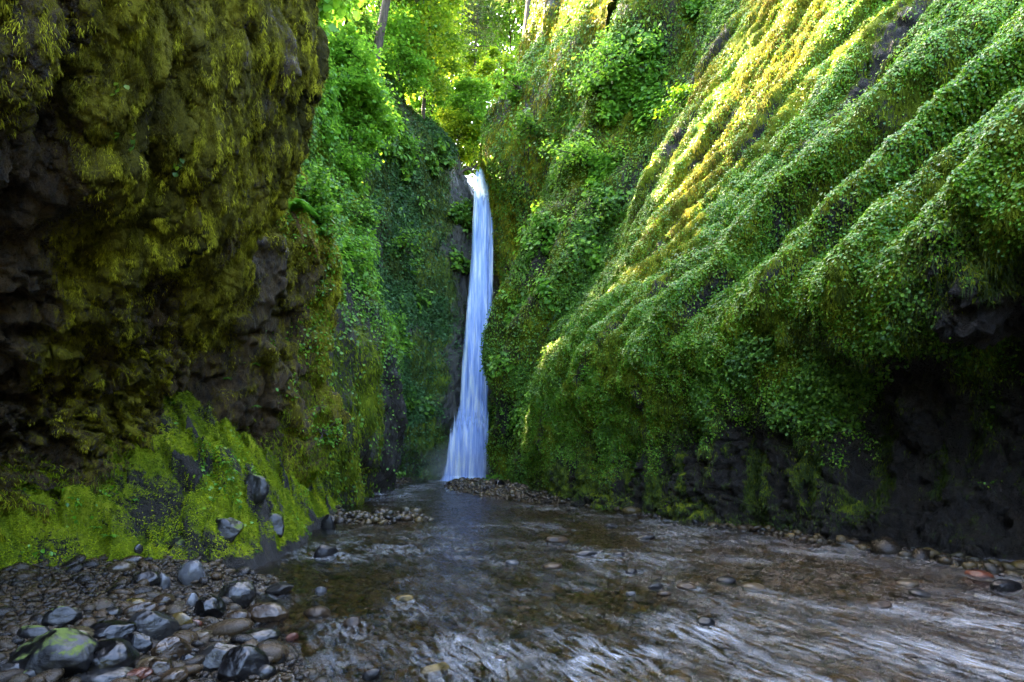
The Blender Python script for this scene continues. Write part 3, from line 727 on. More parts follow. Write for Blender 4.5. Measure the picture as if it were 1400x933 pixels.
# ---------------------------------------------------------------- moss strands and leaves on the cliffs
def nmask(key, sc=(.6, .6, .6), seed=3, lo=-.15, hi=.25):
    G = CL[key][0]; return sstep(lo, hi, fbm(fl(G)*np.array(sc), 3, seed)).reshape(G.shape[:2])
def leaves(key, name, count, size, mat, label, dens=None, seed=1, power=1.0, cat='leaves', **kw):
    G, Nn, ms = CL[key]
    p, n, i, j = scatter(G, Nn, count, dens, seed=seed, power=power)
    r = np.random.default_rng(seed+50)
    V, Fc, R = leaf_mesh(p, n, size*(.55+.8*r.random(len(p))), seed, **kw)
    k = .25*fbm(p*.9, 2, seed+3)
    R = np.clip(R*.75+.12+np.repeat(k, 6), 0, 1)
    return tag(mesh_obj(name, V, Fc, mat, attrs={'rnd': R}, smooth=False), label, cat, kind='stuff')
def strands(key, name, count, L, W, mat, label, dens=None, seed=1, power=1.0, cat='moss', mott=.5, **kw):
    G, Nn, ms = CL[key]
    p, n, i, j = scatter(G, Nn, count, dens if dens is not None else np.clip(ms-.2, 0, 1), seed=seed, power=power)
    V, Fc, R = strand_mesh(p, n, L, W, seed, **kw)
    k = .45*fbm(p*np.array([1.4, 1.4, .6]), 3, seed+3)+mott*fbm(p*np.array([8., 8., 3.]), 3, seed+4)
    R = np.clip(R*.4+.3+np.repeat(k, 5), 0, 1)
    return tag(mesh_obj(name, V, Fc, mat, attrs={'rnd': R}), label, cat, kind='stuff')
Gh, Nh, mh = CL['H']
zz = Gh[..., 2]
pxh, pyh = project(Gh)
q1, q2 = pxh, pyh
def band(pts, w):                                   # golden moss along the sunlit strip; sun warmth put into its colour
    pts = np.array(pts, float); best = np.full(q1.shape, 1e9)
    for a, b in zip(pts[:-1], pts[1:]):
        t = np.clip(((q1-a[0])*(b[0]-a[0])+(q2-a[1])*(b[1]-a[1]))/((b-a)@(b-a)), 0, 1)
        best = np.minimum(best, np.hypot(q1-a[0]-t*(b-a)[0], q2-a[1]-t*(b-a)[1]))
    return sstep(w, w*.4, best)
sun_gold = np.maximum(band([(885, 350), (935, 280), (990, 200), (1060, 90), (1110, 0)], 42), band([(940, 110), (955, 0), (1040, -20)], 55))
lw = lowH(fl(Gh), 1.6, 3.4).reshape(zz.shape); upH = (1-lw)*np.clip(1-.9*(crease(fl(Gh))*sstep(-.3, .2, fbm(fl(Gh)*.5, 2, 44))).reshape(zz.shape), 0, 1)
leaves('H', 'ivy_cover', 460000, .046, M['ivy'], 'small glossy ivy leaves covering the right cliff', upH*(.06+nmask('H', (.55, .55, .45), 3, -.3, .3))*(.35+.65*nmask('H', (2.5, 2.5, 2.5), 8, -.2, .2))*(1-.75*sun_gold)*(1-.7*sstep(15, 9, Gh[..., 1])*sstep(6.5, 4.5, zz))+.12*lw*nmask('H', (.8, .8, .8), 37, .28, .5), 2, 1.5, 'ivy', spread=.45, lift=.05)
strands('H', 'moss_cover', 240000, .10, .014, M['moss_green'], 'green moss fringe hanging on the right cliff', np.clip(mh-.1, .0, 1)*(.3+sstep(.3, 1, zz)*sstep(9, 4, zz)*1.3), 3, 1.6, out=.25, rnd=.35)
Ga, Na, ma = CL['A']
strands('A', 'moss_cover', 560000, .036, .0055, M['moss_gold'], 'golden brown moss hanging on the overhanging left cliff', mott=.8, dens=np.clip(ma-.25, 0, 1)**1.5*nmask('A', (7, 7, 1.6), 3, -.1, .3), seed=4, power=1.2, out=.35, rnd=.3)
strands('B', 'moss_cover', 140000, .07, .011, M['moss_gold'], 'brown-green moss on the left rocky buttress', np.clip(CL['B'][2]-.3, 0, 1), 5, 1.2, out=.5, rnd=.5)
Gb, Nb, mb = CL['B']
leaves('B', 'small_leaves', 16000, .07, M['ivy'], 'small green leaves sprouting on the left rocky buttress', sstep(11, 13.5, Gb[..., 1])*nmask('B', (1, 1, 1), 4, 0, .4)+sstep(5.8, 7, Gb[..., 2]), 6, 1., 'plants')
strands('bank', 'moss_cover', 230000, .06, .010, M['moss_bright'], 'bright yellow-green moss carpet on the left bank', np.clip(CL['bank'][2]-.15, 0, 1), 7, 1.2, out=.7, rnd=.6, grav=.5)
leaves('bank', 'small_leaves', 7000, .05, M['ivy'], 'tiny green herbs growing in the moss of the left bank', nmask('bank', (1.2, 1.2, 1), 4, .1, .4), 16, 1., 'plants')
Gd = CL['D'][0]
leaves('D', 'leaf_cover', 110000, .12, M['far_leaf'], 'green leaves covering the left cliff beyond the buttress', .03+nmask('D', (.4, .4, .3))*sstep(4, 10, Gd[..., 2])+1.2*sstep(9, 15, Gd[..., 2]), 8, 1., lift=.1)
strands('D', 'moss_cover', 90000, .22, .03, M['moss_green'], 'yellow-green hanging moss on the left cliff beyond the buttress', None, 9, 1., out=.3)
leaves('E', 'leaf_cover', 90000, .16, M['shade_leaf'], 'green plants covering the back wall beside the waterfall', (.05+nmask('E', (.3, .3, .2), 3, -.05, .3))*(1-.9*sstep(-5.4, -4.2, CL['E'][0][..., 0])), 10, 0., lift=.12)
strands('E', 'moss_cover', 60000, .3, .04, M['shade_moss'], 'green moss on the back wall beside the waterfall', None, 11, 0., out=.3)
leaves('F', 'leaf_cover', 50000, .15, M['far_leaf'], 'green plants covering the pinnacle right of the waterfall', .1+nmask('F', (.3, .3, .2)), 12, 0., lift=.12)
strands('F', 'moss_cover', 40000, .3, .04, M['moss_gold'], 'golden moss on the pinnacle right of the waterfall', None, 13, 0., out=.3)
leaves('G', 'leaf_cover', 150000, .11, M['far_leaf'], 'green plants covering the fluted right cliff', .2+nmask('G', (.35, .35, .25)), 14, .8, lift=.12)
strands('G', 'moss_cover', 110000, .2, .03, M['moss_green'], 'green moss on the fluted right cliff', None, 15, .8, out=.3)

strands('H', 'sun_gold_moss', 60000, .13, .018, M['moss_gold'], 'dry golden moss along the sunlit strip high on the right cliff, warm sunlight also put into its colour', sun_gold*upH, 23, 1.2, out=.3, rnd=.35)

za = Ga[..., 2]
strands('A', 'foot_moss', 150000, .045, .008, M['moss_bright'], 'yellow-green moss on the foot of the overhanging left cliff', sstep(1.7, .5, za+fbm(fl(Ga)*1.1, 3, 9).reshape(za.shape)*1.2), 24, 1.2, out=.5, rnd=.5)
zb = Gb[..., 2]
strands('B', 'foot_moss', 60000, .06, .010, M['moss_bright'], 'yellow-green moss on the foot and right edge of the left rocky buttress', sstep(2.6, .8, zb+fbm(fl(Gb)*1.1, 3, 9).reshape(zb.shape)*1.5)+.8*sstep(12.6, 14, Gb[..., 1])*nmask('B', (1.5, 1.5, .8), 7), 25, 1.2, out=.5, rnd=.5)
leaves('H', 'undergrowth', 30000, .07, M['far_leaf'], 'larger leafed plants in patches on the right cliff', upH*nmask('H', (.5, .5, .5), 35, .15, .45)*(1-sun_gold), 36, 1.3, lift=.15, spread=.5, updir=.6)
leaves('D', 'undergrowth', 20000, .19, M['maple'], 'broad bright leaves growing in clumps on the left cliff beyond the buttress', nmask('D', (.5, .5, .5), 31, .05, .4)*sstep(6, 12, Gd[..., 2])+.6*sstep(14, 18, Gd[..., 2]), 26, .5, lift=.4, spread=.5, updir=.8)
leaves('E', 'undergrowth', 12000, .32, M['far_leaf'], 'broad bright leaves in clumps on the back wall', nmask('E', (.35, .35, .35), 32, .15, .5)*(.3+sstep(14, 24, CL['E'][0][..., 2])), 27, 0, lift=.5, spread=.5, updir=.8)
leaves('G', 'undergrowth', 22000, .24, M['maple'], 'broad bright leaves in clumps on the fluted right cliff', nmask('G', (.4, .4, .4), 33, .12, .5)*(.2+sstep(8, 16, CL['G'][0][..., 2]))*sstep(26.5, 29, CL['G'][0][..., 1]), 28, .4, lift=.4, spread=.5, updir=.8)

strands('H', 'low_moss', 45000, .11, .013, M['shade_moss'], 'shade-darkened green moss draped down the foot of the right cliff', np.clip(mh-.12, 0, 1)*lw, 29, 1.5, out=.3, rnd=.3)
# ---------------------------------------------------------------- single rocks
def rock_verts(seed, dims, cuts=9, rough=.07, sub=4, bite=.72):
    r = np.random.default_rng(seed); V, Fc = ICO[sub]; V = V.copy()
    for _ in range(cuts):
        n = norm(r.normal(size=3)); c = bite+r.random()*.22
        d = V@n; V = V-np.clip(d-c, 0, None)[:, None]*n*.92
    V = V*(1+rough*1.6*fbm(V*1.4+seed, 3, seed)[:, None]+rough*.35*fbm(V*6+seed, 3, seed+1)[:, None])
    return V*np.array(dims)/2, Fc
GREY = [(.007, .0065, .006), (.024, .022, .020)]; BLACK = [(.003, .003, .003), (.010, .009, .009)]; BROWN = [(.014, .009, .005), (.042, .025, .012)]
TAN = [(.03, .022, .012), (.07, .048, .022)]; OCHRE = [(.025, .02, .008), (.14, .09, .018)]; RED = [(.04, .013, .008), (.09, .028, .014)]; PALE = [(.04, .04, .042), (.11, .11, .115)]
for k, c in dict(grey=GREY, black=BLACK, brown=BROWN, tan=TAN, ochre=OCHRE, red=RED, pale=PALE).items():
    M['st_'+k] = stone_mat(k+'_wet_stone', c, (.07, .22), .45, moss=None)
for k, c in dict(grey=GREY, black=BLACK, brown=BROWN, tan=TAN, ochre=OCHRE, red=RED, pale=[(.03, .03, .031), (.08, .08, .082)], mossy=BLACK).items():
    M['ws_'+k] = stone_mat(k+'_stream_stone', c, (.25, .5), .45, spec=.25)
M['st_mossy'] = stone_mat('mossy_stone', BLACK, (.3, .6), .45, moss=.75)
def ground_at(px, py):
    """where the sight line meets bed, bank or water"""
    d = CAMZ*FPX/(py-HZ); z = 0.
    for _ in range(12):
        X = (px-700)/FPX*d
        z = max(0., float(bedz(np.array([X]), np.array([d]), False)[0]))
        if X < foot(d)+.2: z = max(z, float(bankz(np.array([X]), np.array([d]))[0][0]))
        d = .5*d+.5*(CAMZ-z)*FPX/(py-HZ)
    return (px-700)/FPX*d, d, z
ROCKS = [  # px, py of the middle, width, height in px, kind, cuts, label
 (59, 905, 100, 58, 'mossy', 3, 'large dark rounded boulder dusted with moss in the lower left corner of the picture'),
 (95, 873, 42, 20, 'tan', 2, 'smooth tan-brown oval stone just above the big moss-dusted boulder'),
 (104, 893, 33, 22, 'grey', 8, 'small ribbed grey stone between the moss-dusted boulder and the black glossy boulder'),
 (139, 904, 62, 40, 'black', 7, 'black glossy boulder right of the big moss-dusted boulder'),
 (141, 868, 58, 26, 'black', 9, 'flat black rock left of the large grey rounded boulder'),
 (200, 862, 58, 42, 'grey', 4, 'large rounded grey boulder with wet sheen in the middle of the gravel bank'),
 (178, 886, 40, 33, 'black', 9, 'blocky blue-black stone leaning below the large grey boulder'),
 (230, 893, 44, 30, 'brown', 7, 'two-tone brown and black stone below and right of the large grey boulder'),
 (293, 906, 50, 36, 'grey', 12, 'grey flat-faced block standing in the shallow edge of the stream'),
 (327, 915, 62, 44, 'black', 12, 'angular wet black rock beside the grey flat-faced block'),
 (318, 816, 46, 31, 'grey', 5, 'rounded grey stone near the water below the mossy bank'),
 (281, 834, 38, 27, 'black', 8, 'lumpy black stone left of the rounded grey stone near the water'),
 (322, 847, 30, 19, 'brown', 7, 'brown stone just below the rounded grey stone near the water'),
 (361, 841, 48, 23, 'brown', 4, 'smooth brown oval stone at the water edge'),
 (340, 879, 66, 20, 'black', 10, 'long low black rock lying at the water edge'),
 (243, 853, 33, 22, 'ochre', 11, 'ochre-veined angular stone right of the large grey boulder'),
 (187, 836, 38, 17, 'brown', 6, 'flat dark brown stone above the large grey boulder'),
 (180, 826, 27, 10, 'ochre', 3, 'little yellow pebble on the gravel above the large grey boulder'),
 (221, 822, 24, 15, 'brown', 3, 'small round brown stone in the middle of the gravel'),
 (195, 794, 34, 20, 'grey', 11, 'blue-grey slab at the foot of the mossy bank'),
 (221, 797, 16, 22, 'pale', 12, 'pale slab leaning against the foot of the mossy bank'),
 (259, 786, 33, 30, 'pale', 7, 'pale bluish boulder at the foot of the mossy bank'),
 (161, 778, 32, 15, 'tan', 2, 'smooth brown oval stone lying on green moss left of the pale slabs'),
 (177, 768, 25, 12, 'brown', 3, 'dark brown stone lying on the moss behind the smooth oval one'),
 (188, 756, 11, 11, 'grey', 2, 'little round grey stone highest on the moss slope above the gravel'),
 (75, 850, 43, 28, 'mossy', 7, 'dark rough rock standing in the gravel near the left moss slope'),
 (41, 868, 36, 20, 'mossy', 5, 'mossy grey rock at the left edge above the big boulder'),
 (195, 911, 33, 15, 'tan', 5, 'flat tan stone below the blocky blue-black stone'),
 (216, 914, 29, 21, 'brown', 9, 'squarish dark brown stone at the bottom right of the flat tan stone'),
 (232, 927, 36, 16, 'brown', 6, 'dark wet brown stone cut by the bottom edge of the picture'),
 (132, 929, 62, 13, 'grey', 3, 'flat grey stone at the bottom edge below the black glossy boulder'),
 (178, 927, 40, 12, 'red', 4, 'flat reddish stone at the bottom edge of the picture'),
 (11, 922, 29, 22, 'grey', 8, 'grey stone in the bottom left corner'),
 (41, 925, 36, 17, 'mossy', 4, 'green-brown stone before the big boulder in the bottom left corner'),
 (264, 854, 18, 9, 'red', 6, 'small red stone right of the ochre-veined one'),
 (261, 822, 14, 17, 'pale', 8, 'small pale upright stone left of the lumpy black one'),
 (432, 836, 32, 13, 'brown', 3, 'round brown stone alone in the shallow water off the left bank'),
 (380, 806, 32, 13, 'grey', 8, 'dark blue-grey stone in the water off the tip of the mossy bank'),
 (437, 806, 15, 9, 'pale', 7, 'small pale stone farther out in the water off the mossy bank'),
 (480, 850, 22, 14, 'brown', 10, 'tilted brown stone in the ripples right of the lone round one'),
 (443, 752, 30, 22, 'black', 6, 'black boulder where the mossy bank meets the stream'),
 (447, 713, 18, 28, 'mossy', 8, 'tall mossy grey stone at the far tip of the left bank'),
 (398, 870, 17, 10, 'red', 6, 'pinkish stone in the shallows by the long low black rock'),
 (379, 902, 17, 17, 'black', 10, 'pointed black stone in the water beside the angular wet rock'),
 (361, 922, 29, 17, 'black', 8, 'dark stone in the water at the bottom edge, right of the angular wet rock'),
 (275, 872, 24, 15, 'tan', 6, 'light brown stone between the red stone and the long low black rock'),
 (298, 868, 20, 12, 'grey', 7, 'small grey stone left of the long low black rock'),
 (150, 838, 22, 11, 'grey', 7, 'small grey stone on the gravel left of the flat dark brown one'),
 (110, 852, 18, 9, 'brown', 5, 'small brown stone on the gravel right of the dark rough rock'),
 (256, 905, 22, 16, 'black', 8, 'small black stone left of the grey flat-faced block'),
 (801, 757, 28, 8, 'grey', 6, 'flat grey rock in midstream nearest to the gravel bar'),
 (763, 739, 36, 6, 'brown', 5, 'flat brown rock farthest upstream in the middle of the river'),
 (884, 734, 24, 8, 'black', 8, 'dark rock in the fast water near the right cliff'),
 (836, 718, 18, 6, 'grey', 6, 'small far rock in the smooth water before the right cliff'),
 (846, 757, 14, 6, 'black', 7, 'small dark rock right of the flat grey midstream rock'),
 (701, 769, 18, 5, 'pale', 5, 'small light stone in the calm water left of midstream'),
 (755, 774, 26, 6, 'brown', 4, 'low brown stone below the flat brown upstream one'),
 (864, 781, 18, 9, 'black', 9, 'small peaked black stone in midstream'),
 (552, 818, 26, 8, 'ochre', 5, 'low ochre stone in the calm water on the left of the stream'),
 (479, 852, 16, 8, 'black', 7, 'small black stone tucked beside the tilted brown one'),
 (897, 801, 24, 8, 'grey', 7, 'grey stone below the small peaked black one'),
 (909, 811, 18, 6, 'brown', 5, 'low brown stone touching the grey one in midstream'),
 (940, 801, 26, 8, 'brown', 5, 'brown stone between the midstream grey stone and the dark wedge-shaped one'),
 (994, 793, 24, 9, 'black', 9, 'dark wedge-shaped stone right of midstream'),
 (1033, 802, 32, 10, 'tan', 4, 'light brown stone right of the dark wedge-shaped one'),
 (863, 811, 13, 6, 'pale', 5, 'tiny pale stone left of the midstream grey stone'),
 (967, 850, 27, 12, 'black', 11, 'jagged black stone in the foreground ripples right of centre'),
 (683, 900, 16, 8, 'brown', 6, 'small brown stone near the bottom centre of the stream'),
 (593, 918, 46, 10, 'ochre', 3, 'long yellowish stone at the bottom edge of the stream'),
 (507, 921, 24, 12, 'black', 8, 'dark stone at the bottom edge between the bank and the long yellowish stone'),
 (1262, 811, 32, 9, 'grey', 6, 'grey stone in the stream below the red one'),
 (1206, 826, 28, 9, 'brown', 6, 'brown stone in the stream left of the grey one near the right edge'),
 (1345, 785, 30, 11, 'red', 3, 'red stone in the white water near the right edge'),
 (1245, 797, 24, 8, 'tan', 5, 'tan stone in the white water left of the red one'),
 (683, 818, 0, 0, '', 0, ''),
 (632, 657, 12, 7, 'black', 9, 'small dark boulder on the gravel bar before the fall'),
 (700, 655, 18, 10, 'grey', 8, 'grey boulder at the right end of the gravel bar beside the cliff foot'),
 (683, 662, 16, 9, 'black', 8, 'dark boulder on the gravel bar left of the grey one'),
 (1383, 800, 40, 18, 'mossy', 6, 'dark stone at the foot of the right cliff on the right edge'),
]
STREAM = []
for i, (px, py, w, h, kd, cuts, lab) in enumerate(ROCKS):
    if not w: continue
    X, d, z = ground_at(px, min(py+h*.35, 960)) if py > 640 else P(px, py, 35)
    if px > 370: STREAM.append((X, d, w/FPX*d))
    W = w/FPX*d*1.12; H_ = max(h/FPX*d*1.35, W*.38)
    V, Fc = rock_verts(200+i, (W, W*(.75+.25*math.sin(i*7.)), H_), cuts, .09 if w > 30 else .07, 5 if w > 36 else (4 if w > 18 else 3))
    an = (i*1.7) % 3.14*.35; c, s = math.cos(an), math.sin(an)
    V = np.stack([V[:, 0]*c-V[:, 1]*s, V[:, 0]*s+V[:, 1]*c, V[:, 2]], 1)
    V[:, 2] += V[:, 0]*.12*math.sin(i*3.3)
    rn = np.clip(.5+fbm(V/max(W, .01)*2.5+i, 2, 5)*1.1+(i*.37 % 1-.5)*.5, 0, 1)
    o = mesh_obj('boulder' if w > 40 else 'stone', V, Fc, M[('st_' if px < 375 or py < 700 else 'ws_')+kd], attrs={'rnd': rn})
    o.location = (X, d+W*.2, z+H_*(.22 if px < 385 or py < 700 else .02))
    tag(o, lab, 'boulder' if w > 40 else 'stone', 'rocks on the bank and in the stream')
for nm, (px, py, d, w, h, lab) in enumerate([(209, 611, 8.9, 14, 17, 'round brown stone lodged in the moss above the left bank'), (345, 670, 8.6, 36, 44, 'dark shiny angular rock crowning the mossy left bank'),
                                  (372, 722, 8.3, 30, 34, 'blue-grey wet slab face in the front of the mossy left bank'), (250, 742, 8.0, 60, 34, 'dark flat rock slab sticking out of the moss above the gravel'), (300, 727, 8.1, 50, 40, 'black angular rock in the middle of the mossy bank front')]):
    X, _, Z = P(px, py, d); W = w/FPX*d
    for dd in np.linspace(d-1.5, d+2.5, 60):                       # meet the bank along the sight line
        x, y, zz = P(px, py, dd)
        if x > -8 and float(bankz(np.array([x]), np.array([y]))[0][0]) > zz: X, d, Z = x, y, zz; break
    W = w/FPX*d
    V, Fc = rock_verts(400+nm, (W*1.15, W, h/FPX*d*1.2), 14 if nm else 3, .12, 5, .6)
    o = mesh_obj('stone' if not nm else 'boulder', V, Fc, M['st_brown' if not nm else 'st_mossy'], attrs={'rnd': np.clip(.5+fbm(V*4, 2, 5), 0, 1)})
    o.location = (X, d+W*.25, Z-.02); tag(o, lab, 'rock', 'rocks set in the mossy bank')
# --- water surface
FD = np.array([.42, -.91]); FD /= np.linalg.norm(FD)
wx = np.linspace(-9, 12, 420); wy = np.concatenate([np.linspace(-30, 2, 30), 2.1+(np.linspace(0, 1, 900)**1.7)*41])
WX, WY = np.meshgrid(wx, wy)
q = np.stack([WX.ravel(), WY.ravel()], 1)
al = q@FD; ac = q@np.array([-FD[1], FD[0]])
def rapids(X, Y):
    p = np.stack([X, Y, X*0], 1)
    a = .36+fbm(p*.35, 3, 71)*1.3+fbm(p*1.6, 2, 72)*.3
    a += .4*np.exp(-((Y-(12.6-.55*(X-4)))/1.6)**2)*sstep(1.5, 4, X)          # fast water under the right cliff
    a += .2*np.exp(-((Y-8.2)/1.7)**2)*sstep(2.5, 6, X)
    a += .35*sstep(7.5, 4.2, Y)*sstep(-2, -.5, X)
    a += .9*np.exp(-((Y-27)/5)**2-((X+5.0)/1.3)**2)
    a *= 1-.75*np.exp(-((Y-17.5)/5)**2-((X+1.5)/3.)**2)
    a += 1.6*sstep(35.5, 38.2, Y)*sstep(-7, -4.5, X)*.6+1.6*np.exp(-((X+3.2)/1.9)**2-((Y-38.2)/1.6)**2)
    return np.clip(a, 0, 1.4)
RP = rapids(q[:, 0], q[:, 1])*.85
for (sx, sy, sw) in STREAM:                      # white water trailing from every stone that breaks the surface
    a0 = np.array([sx, sy])@FD; c0 = np.array([sx, sy])@np.array([-FD[1], FD[0]])
    da = (al-a0)/sw; dc = (ac-c0)/sw
    RP = RP+np.where(da > -.6, np.exp(-(dc/(.75+.06*np.clip(da, 0, 9)))**2)*np.exp(-np.clip(da, 0, 99)/3.5), 0)*.35
RP = np.clip(RP, 0, 1.5)
pp = np.stack([ac*1.5, al*.7, al*0], 1)
WZ = fbm(pp*1.4, 3, 81)*.06*(RP+.3)+perlin(np.stack([ac*3.5, al*2.0, al*0], 1), 83)*.008*(RP+.2)
m, nt, N, Lk = new_mat('stream_water')
cx = nt.nodes.new('ShaderNodeCombineXYZ'); Lk.new(attr(nt, 'across'), cx.inputs[0]); Lk.new(attr(nt, 'along'), cx.inputs[1])
rp = attr(nt, 'rapids')
wv = cx.outputs[0]
n1 = noise(nt, scaled(nt, wv, (8, 1.9, 1)), 1.0, 4, .6, 1.8); n2 = noise(nt, scaled(nt, wv, (22, 5, 1)), 1.0, 3, .6, 1.0); n3 = noise(nt, scaled(nt, wv, (1.5, .9, 1)), 1.0, 3, .5)
hgt = math_(nt, 'ADD', n1, math_(nt, 'MULTIPLY', n2, .35))
bp = nd(nt, 'ShaderNodeBump'); bp.inputs['Strength'].default_value = .8; bp.inputs['Distance'].default_value = .05; Lk.new(hgt, bp.inputs['Height'])
fr = nt.nodes.new('ShaderNodeFresnel'); fr.inputs[0].default_value = 1.42; Lk.new(bp.outputs[0], fr.inputs['Normal'])
tr = nt.nodes.new('ShaderNodeBsdfTransparent'); tr.inputs[0].default_value = (.66, .55, .34, 1)
gl = nt.nodes.new('ShaderNodeBsdfGlossy'); gl.inputs['Roughness'].default_value = .12; Lk.new(bp.outputs[0], gl.inputs['Normal'])
mx = nt.nodes.new('ShaderNodeMixShader'); Lk.new(fr.outputs[0], mx.inputs[0]); Lk.new(tr.outputs[0], mx.inputs[1]); Lk.new(gl.outputs[0], mx.inputs[2])
fo = nt.nodes.new('ShaderNodeBsdfDiffuse'); fo.inputs[0].default_value = (.64, .66, .68, 1)
ff = math_(nt, 'MULTIPLY', ramp(nt, n1, [(.42, 0.), (.72, 1.)]), ramp(nt, n2, [(.30, .25), (.65, 1.)]))  # streaks of foam, plus smeared sky reflection painted in white
ff = math_(nt, 'MULTIPLY', ff, ramp(nt, n3, [(.38, .1), (.6, 1.)]))
ff = math_(nt, 'ADD', ff, ramp(nt, rp, [(1.1, 0.), (1.5, .15)]))
ff = math_(nt, 'MULTIPLY', ff, ramp(nt, rp, [(.15, 0.), (1., .95)]), True)
mf = nt.nodes.new('ShaderNodeMixShader'); Lk.new(math_(nt, 'MULTIPLY', ff, .64), mf.inputs[0]); Lk.new(mx.outputs[0], mf.inputs[1]); Lk.new(fo.outputs[0], mf.inputs[2])
M['water'] = finish(m, nt, mf.outputs[0])
o = mesh_obj('river', np.stack([q[:, 0], q[:, 1], WZ], 1), grid_faces(*WX.shape), M['water'], attrs={'across': ac, 'along': al, 'rapids': RP})
tag(o, 'shallow clear stream with streaks of white water and painted sky reflection', 'river', kind='structure')

# ---------------------------------------------------------------- trees, shrubs, ferns
m, nt, N, Lk = new_mat('bark')
co_ = nt.nodes.new('ShaderNodeTexCoord').outputs['Object']
n1 = noise(nt, scaled(nt, co_, (6, 6, 1.2)), 1.5, 6, .7)
b = nd(nt, 'ShaderNodeBsdfPrincipled'); Lk.new(ramp(nt, n1, [(.3, (.02, .014, .010)), (.6, (.07, .05, .038)), (.8, (.09, .065, .05))]), b.inputs['Base Color']); b.inputs['Roughness'].default_value = .9
bp = nd(nt, 'ShaderNodeBump'); bp.inputs['Strength'].default_value = .8; bp.inputs['Distance'].default_value = .05; Lk.new(n1, bp.inputs['Height']); Lk.new(bp.outputs[0], b.inputs['Normal'])
M['bark'] = finish(m, nt, b.outputs[0])
M['needle'] = leaf_mat('conifer_spray', [(.012, .035, .010), (.03, .06, .015), (.06, .09, .02), (.10, .11, .03)], rough=.6, trans=.25)
M['fern'] = leaf_mat('fern_frond', [(.04, .15, .012), (.08, .26, .015), (.14, .36, .02)], rough=.45, trans=.4)
M['deadfern'] = leaf_mat('dead_frond', [(.06, .022, .010), (.13, .05, .02), (.20, .10, .04)], rough=.8, trans=.2)

def child(o, root):
    from mathutils import Matrix
    o.parent = root; o.matrix_parent_inverse = Matrix.Translation(-root.location); return o

def tree(name, base, height, cr, crown_c, crown_r, nclump, nleaf, size, mat, label, cat='tree', seed=1, lean=(0, 0), trunk_r=.15, kind='broad', group=None, clump_r=.8, flat=.45):
    r = np.random.default_rng(seed); base = np.array(base, float)
    t = np.linspace(0, 1, 10)
    path = base+np.stack([lean[0]*t+.02*height*np.sin(t*5+seed), lean[1]*t, height*t], 1)
    parts = [tube(path, trunk_r*(1-.75*t)*(1+.35*np.exp(-t*18)), 10)]
    cc = np.array(crown_c, float); cR = np.array(crown_r, float)
    cl = r.normal(size=(nclump, 3)); cl = norm(cl)*(.35+.65*r.random((nclump, 1))**.6)*cR+cc
    if kind == 'conifer':
        h = r.random(nclump); a = r.random(nclump)*6.283; rad = (1-h)*.9+.12
        cl = np.stack([np.cos(a)*rad*cR[0]*(.35+.65*r.random(nclump)), np.sin(a)*rad*cR[1]*(.35+.65*r.random(nclump)), (h-.5)*2*cR[2]], 1)
        cl += np.stack([np.interp(cl[:, 2]+cc[2], path[:, 2], path[:, 0]), np.interp(cl[:, 2]+cc[2], path[:, 2], path[:, 1]), np.full(nclump, cc[2])], 1)
    for k in range(min(nclump, 90)):                               # a limb to every clump
        zt = cl[k, 2]-(.25 if kind == 'broad' else -.05)*np.linalg.norm(cl[k, :2]-base[:2])
        zt = np.clip(zt, base[2]+height*.12, base[2]+height*.98)
        s = np.array([np.interp(zt, path[:, 2], path[:, 0]), np.interp(zt, path[:, 2], path[:, 1]), zt])
        mid = (s+cl[k])/2+r.normal(size=3)*.15+np.array([0, 0, .12*np.linalg.norm(cl[k]-s)])
        parts.append(tube([s, mid, cl[k]], [trunk_r*.28, trunk_r*.16, trunk_r*.06], 5))
    root = empty(name, base)
    tr = child(mesh_obj('trunk', *join_parts(parts)[:2], M['bark']), root)
    n = nclump*nleaf; ci = np.repeat(np.arange(nclump), nleaf)
    off = r.normal(size=(n, 3))*clump_r*np.array([.6, .6, .6*flat])
    csz = (.55+.8*r.random(nclump))[ci][:, None]
    if kind == 'conifer': off[:, 2] -= .25*np.abs(off[:, 0])+.25*np.abs(off[:, 1])
    p = cl[ci]+off*csz; out = norm(p-cc)
    V, Fc, R = leaf_mesh(p, out*.3, size*(.5+.9*r.random(n)), seed, droop=.25, spread=.5, updir=.9, aspect=.85 if kind == 'broad' else .3)
    R = np.clip(R*.6+np.repeat(r.random(nclump)[ci]*.4, 6), 0, 1)
    child(mesh_obj('crown', V, Fc, mat, smooth=False, attrs={'rnd': R}), root)
    tag(root, label, cat, group)
    return root
def W3(px, py, d): return np.array(P(px, py, d))
RIM = 'trees around the rim of the gorge'
def btree(px, pyb, pyc, d, rx, ry, ncl, nl, mat, label, seed, name='broadleaf_tree', lean=0, sz=.24, kind='broad', tr=.16, py_top=None, cx=None, clr=None):
    k = d/FPX; b = W3(px, pyb, d); c = W3(px if cx is None else cx, pyc, d)
    top = W3(px, py_top if py_top is not None else pyc-ry*.5, d)
    return tree(name, b, top[2]-b[2], 1, c, (rx*k, rx*k, ry*k), ncl, nl, sz, mat, label, 'tree', seed, (lean*k, 0), tr, kind, RIM, clump_r=clr or max(.7, rx*k*.28))
btree(514, 150, -170, 38, 60, 130, 70, 150, M['needle'], 'conifer with a bare leaning brown trunk on the left shoulder above the basin', 11, 'conifer_tree', lean=45, tr=.34, kind='conifer', py_top=-320, sz=.4)
btree(722, 110, -200, 43, 70, 140, 70, 150, M['needle'], 'conifer with a straight bare grey trunk above the pinnacle, in the centre at the top', 12, 'conifer_tree', tr=.5, kind='conifer', py_top=-360, sz=.4, lean=-4)
btree(748, 90, -150, 50, 45, 120, 50, 120, M['needle'], 'thinner conifer trunk just right of the central bare grey one', 13, 'conifer_tree', tr=.2, kind='conifer', py_top=-300, sz=.4)
